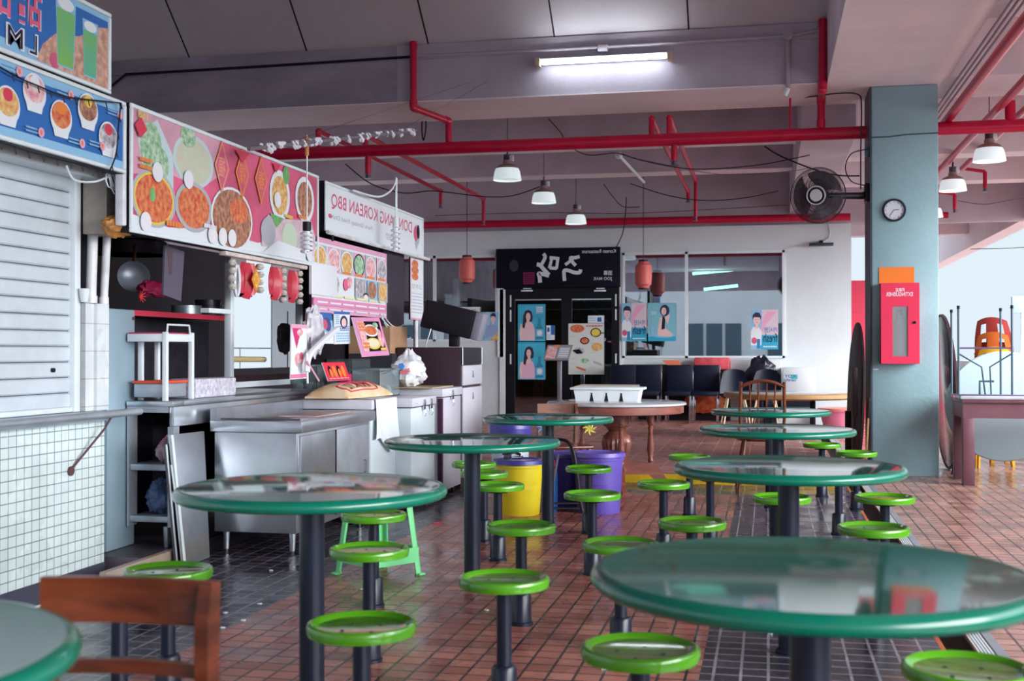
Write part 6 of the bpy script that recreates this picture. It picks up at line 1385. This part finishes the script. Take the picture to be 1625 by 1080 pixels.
for px, py, w_, zb, lb in ((805, 286, 44, 3.2, 'largest of the three bell lamps left of the pillar, just under the main red pipe'), (863, 322, 37, 3.2, 'middle of the three bell lamps left of the pillar'), (914, 355, 33, 3.2, 'smallest and farthest of the three bell lamps, over the restaurant sign'), (1570, 256, 52, 3.2, 'bell lamp at the upper right, under the main pipe'), (1512, 303, 44, 3.2, 'bell lamp with an orange top right of the pillar'), (1478, 345, 33, 3.2, 'bell lamp almost hidden behind the right edge of the pillar')):
    q = P(px, py, h=zb)
    if pl is None: t = pl = make_pend(lb)
    else: t = dup(pl, (0, 0, 0), label=lb)
    t.location = (q.x, q.y, zb)
# loose cables
def cable(pts, r, label, col=None):
    m = MB(); m.tube(catmull(pts, 6), r*.55, col or M_black, n=6); tag(m.build('cable'), label, 'cable')
cable([P(548, 260, Y=13.5), P(590, 292, Y=13.8), P(640, 306, Y=14.2), P(690, 303, Y=14.6), P(770, 312, Y=15.2), P(815, 310, Y=15.6), P(857, 296, Y=15.9)], .014, 'thick black cable swooping from the white signboard to the middle bell lamp')
cable([P(870, 188, Y=12.9), P(888, 208, Y=13.0), P(905, 232, Y=13.1), P(935, 246, Y=13.3), P(980, 243, Y=13.5), P(1020, 255, Y=13.6), P(1100, 268, Y=13.8), P(1200, 262, Y=13.9), P(1285, 246, Y=13.9)], .010, 'thin black cable sagging between the beam and the pillar')
cable([P(985, 245, Y=14), P(1060, 262, Y=14), P(1150, 277, Y=14), P(1250, 272, Y=14), P(1285, 266, Y=14)], .006, 'grey wire sagging under the first cable', M_dsteel)
cable([P(1213, 232, Y=14), P(1240, 248, Y=14), P(1290, 268, Y=14), P(1330, 278, Y=14), P(1364, 279, Y=13.9)], .016, 'thick dark cable reaching the pillar behind the fan')
cable([P(958, 292, Y=16), P(975, 315, Y=16.5), P(990, 328, Y=17), P(1015, 328, Y=17.4)], .012, 'short black cable hanging over the back pipe')
cable([P(1000, 291, Y=16.8), P(1060, 310, Y=16.8), P(1120, 318, Y=16.8), P(1180, 314, Y=16.8), P(1235, 303, Y=16.8)], .012, 'long black cable looping before the back joist')
cable([P(994, 313, Y=19), P(992, 345, Y=19.3), P(988, 370, Y=19.6), P(978, 392, Y=19.68)], .014, 'black cable dropping to the corner of the restaurant sign')
cable([P(690, 342, Y=19.4), P(860, 337, Y=19.4), P(1010, 338, Y=19.4), P(1250, 325, Y=19.4)], .008, 'taut dark wire just above the back red pipe')
cable([P(1240, 158, Y=12.7), P(1290, 153, Y=12.3), P(1330, 148, Y=11.95), P(1362, 150, Y=11.93), P(1367, 170, Y=11.95), P(1366, 240, Y=11.96), P(1366, 300, Y=11.96)], .012, 'dark cable running down the left edge of the pillar')
cable([P(1520, 318, Y=16), P(1560, 324, Y=16), P(1600, 318, Y=16), P(1640, 312, Y=16)], .010, 'wavy dark cable at the far right under the joists', M_dsteel)
cable([P(1540, 395, Y=24), P(1590, 394, Y=24), P(1650, 391, Y=24)], .012, 'distant dark wire against the sky at the right')
m = MB(); a, b = P(982, 246, Y=14.9), P(1022, 289, Y=16.9); m.tube([a, b], .02, M_alu, n=8); m.sph(a, .05, M_alu, 10, 6); tag(m.build('white_rod'), 'white slanting rod between two joists in the middle of the ceiling', 'rod')
m = MB(); q = P(672, 172, Y=12.78); m.tube(catmull([q, q+V(-.02, 0, -.2), q+V(.0, 0, -.36), q+V(.03, 0, -.2), q+V(.01, 0, 0)], 5), .008, M_black, n=5); tag(m.build('cable_loop'), 'black cable loop hanging below the front beam at the left', 'cable')

# scraps on the floor
for px, py in ((358, 972), (386, 984), (353, 996), (240, 955), (430, 905), (772, 968), (1222, 1006), (958, 1062), (412, 958), (575, 935)):
    q = P(px, py, h=.001); m = MB(); a = random.uniform(0, 3)
    m.poly([q+V(.012*math.cos(a+k*1.26), .010*math.sin(a+k*1.26), 0) for k in range(5)], (0, 0, .004), p_white); tag(m.build('litter'), 'tiny white scrap lying on the floor tiles', 'litter', 'white scraps on the tiles')
q = P(688, 831, h=.001); m = MB(); m.poly([q, q+V(.05, .01, 0), q+V(.03, .06, 0), q+V(-.02, .03, 0)], (0, 0, .006), p_red); tag(m.build('litter'), 'small red scrap on the tiles left of the second left table pole', 'litter')
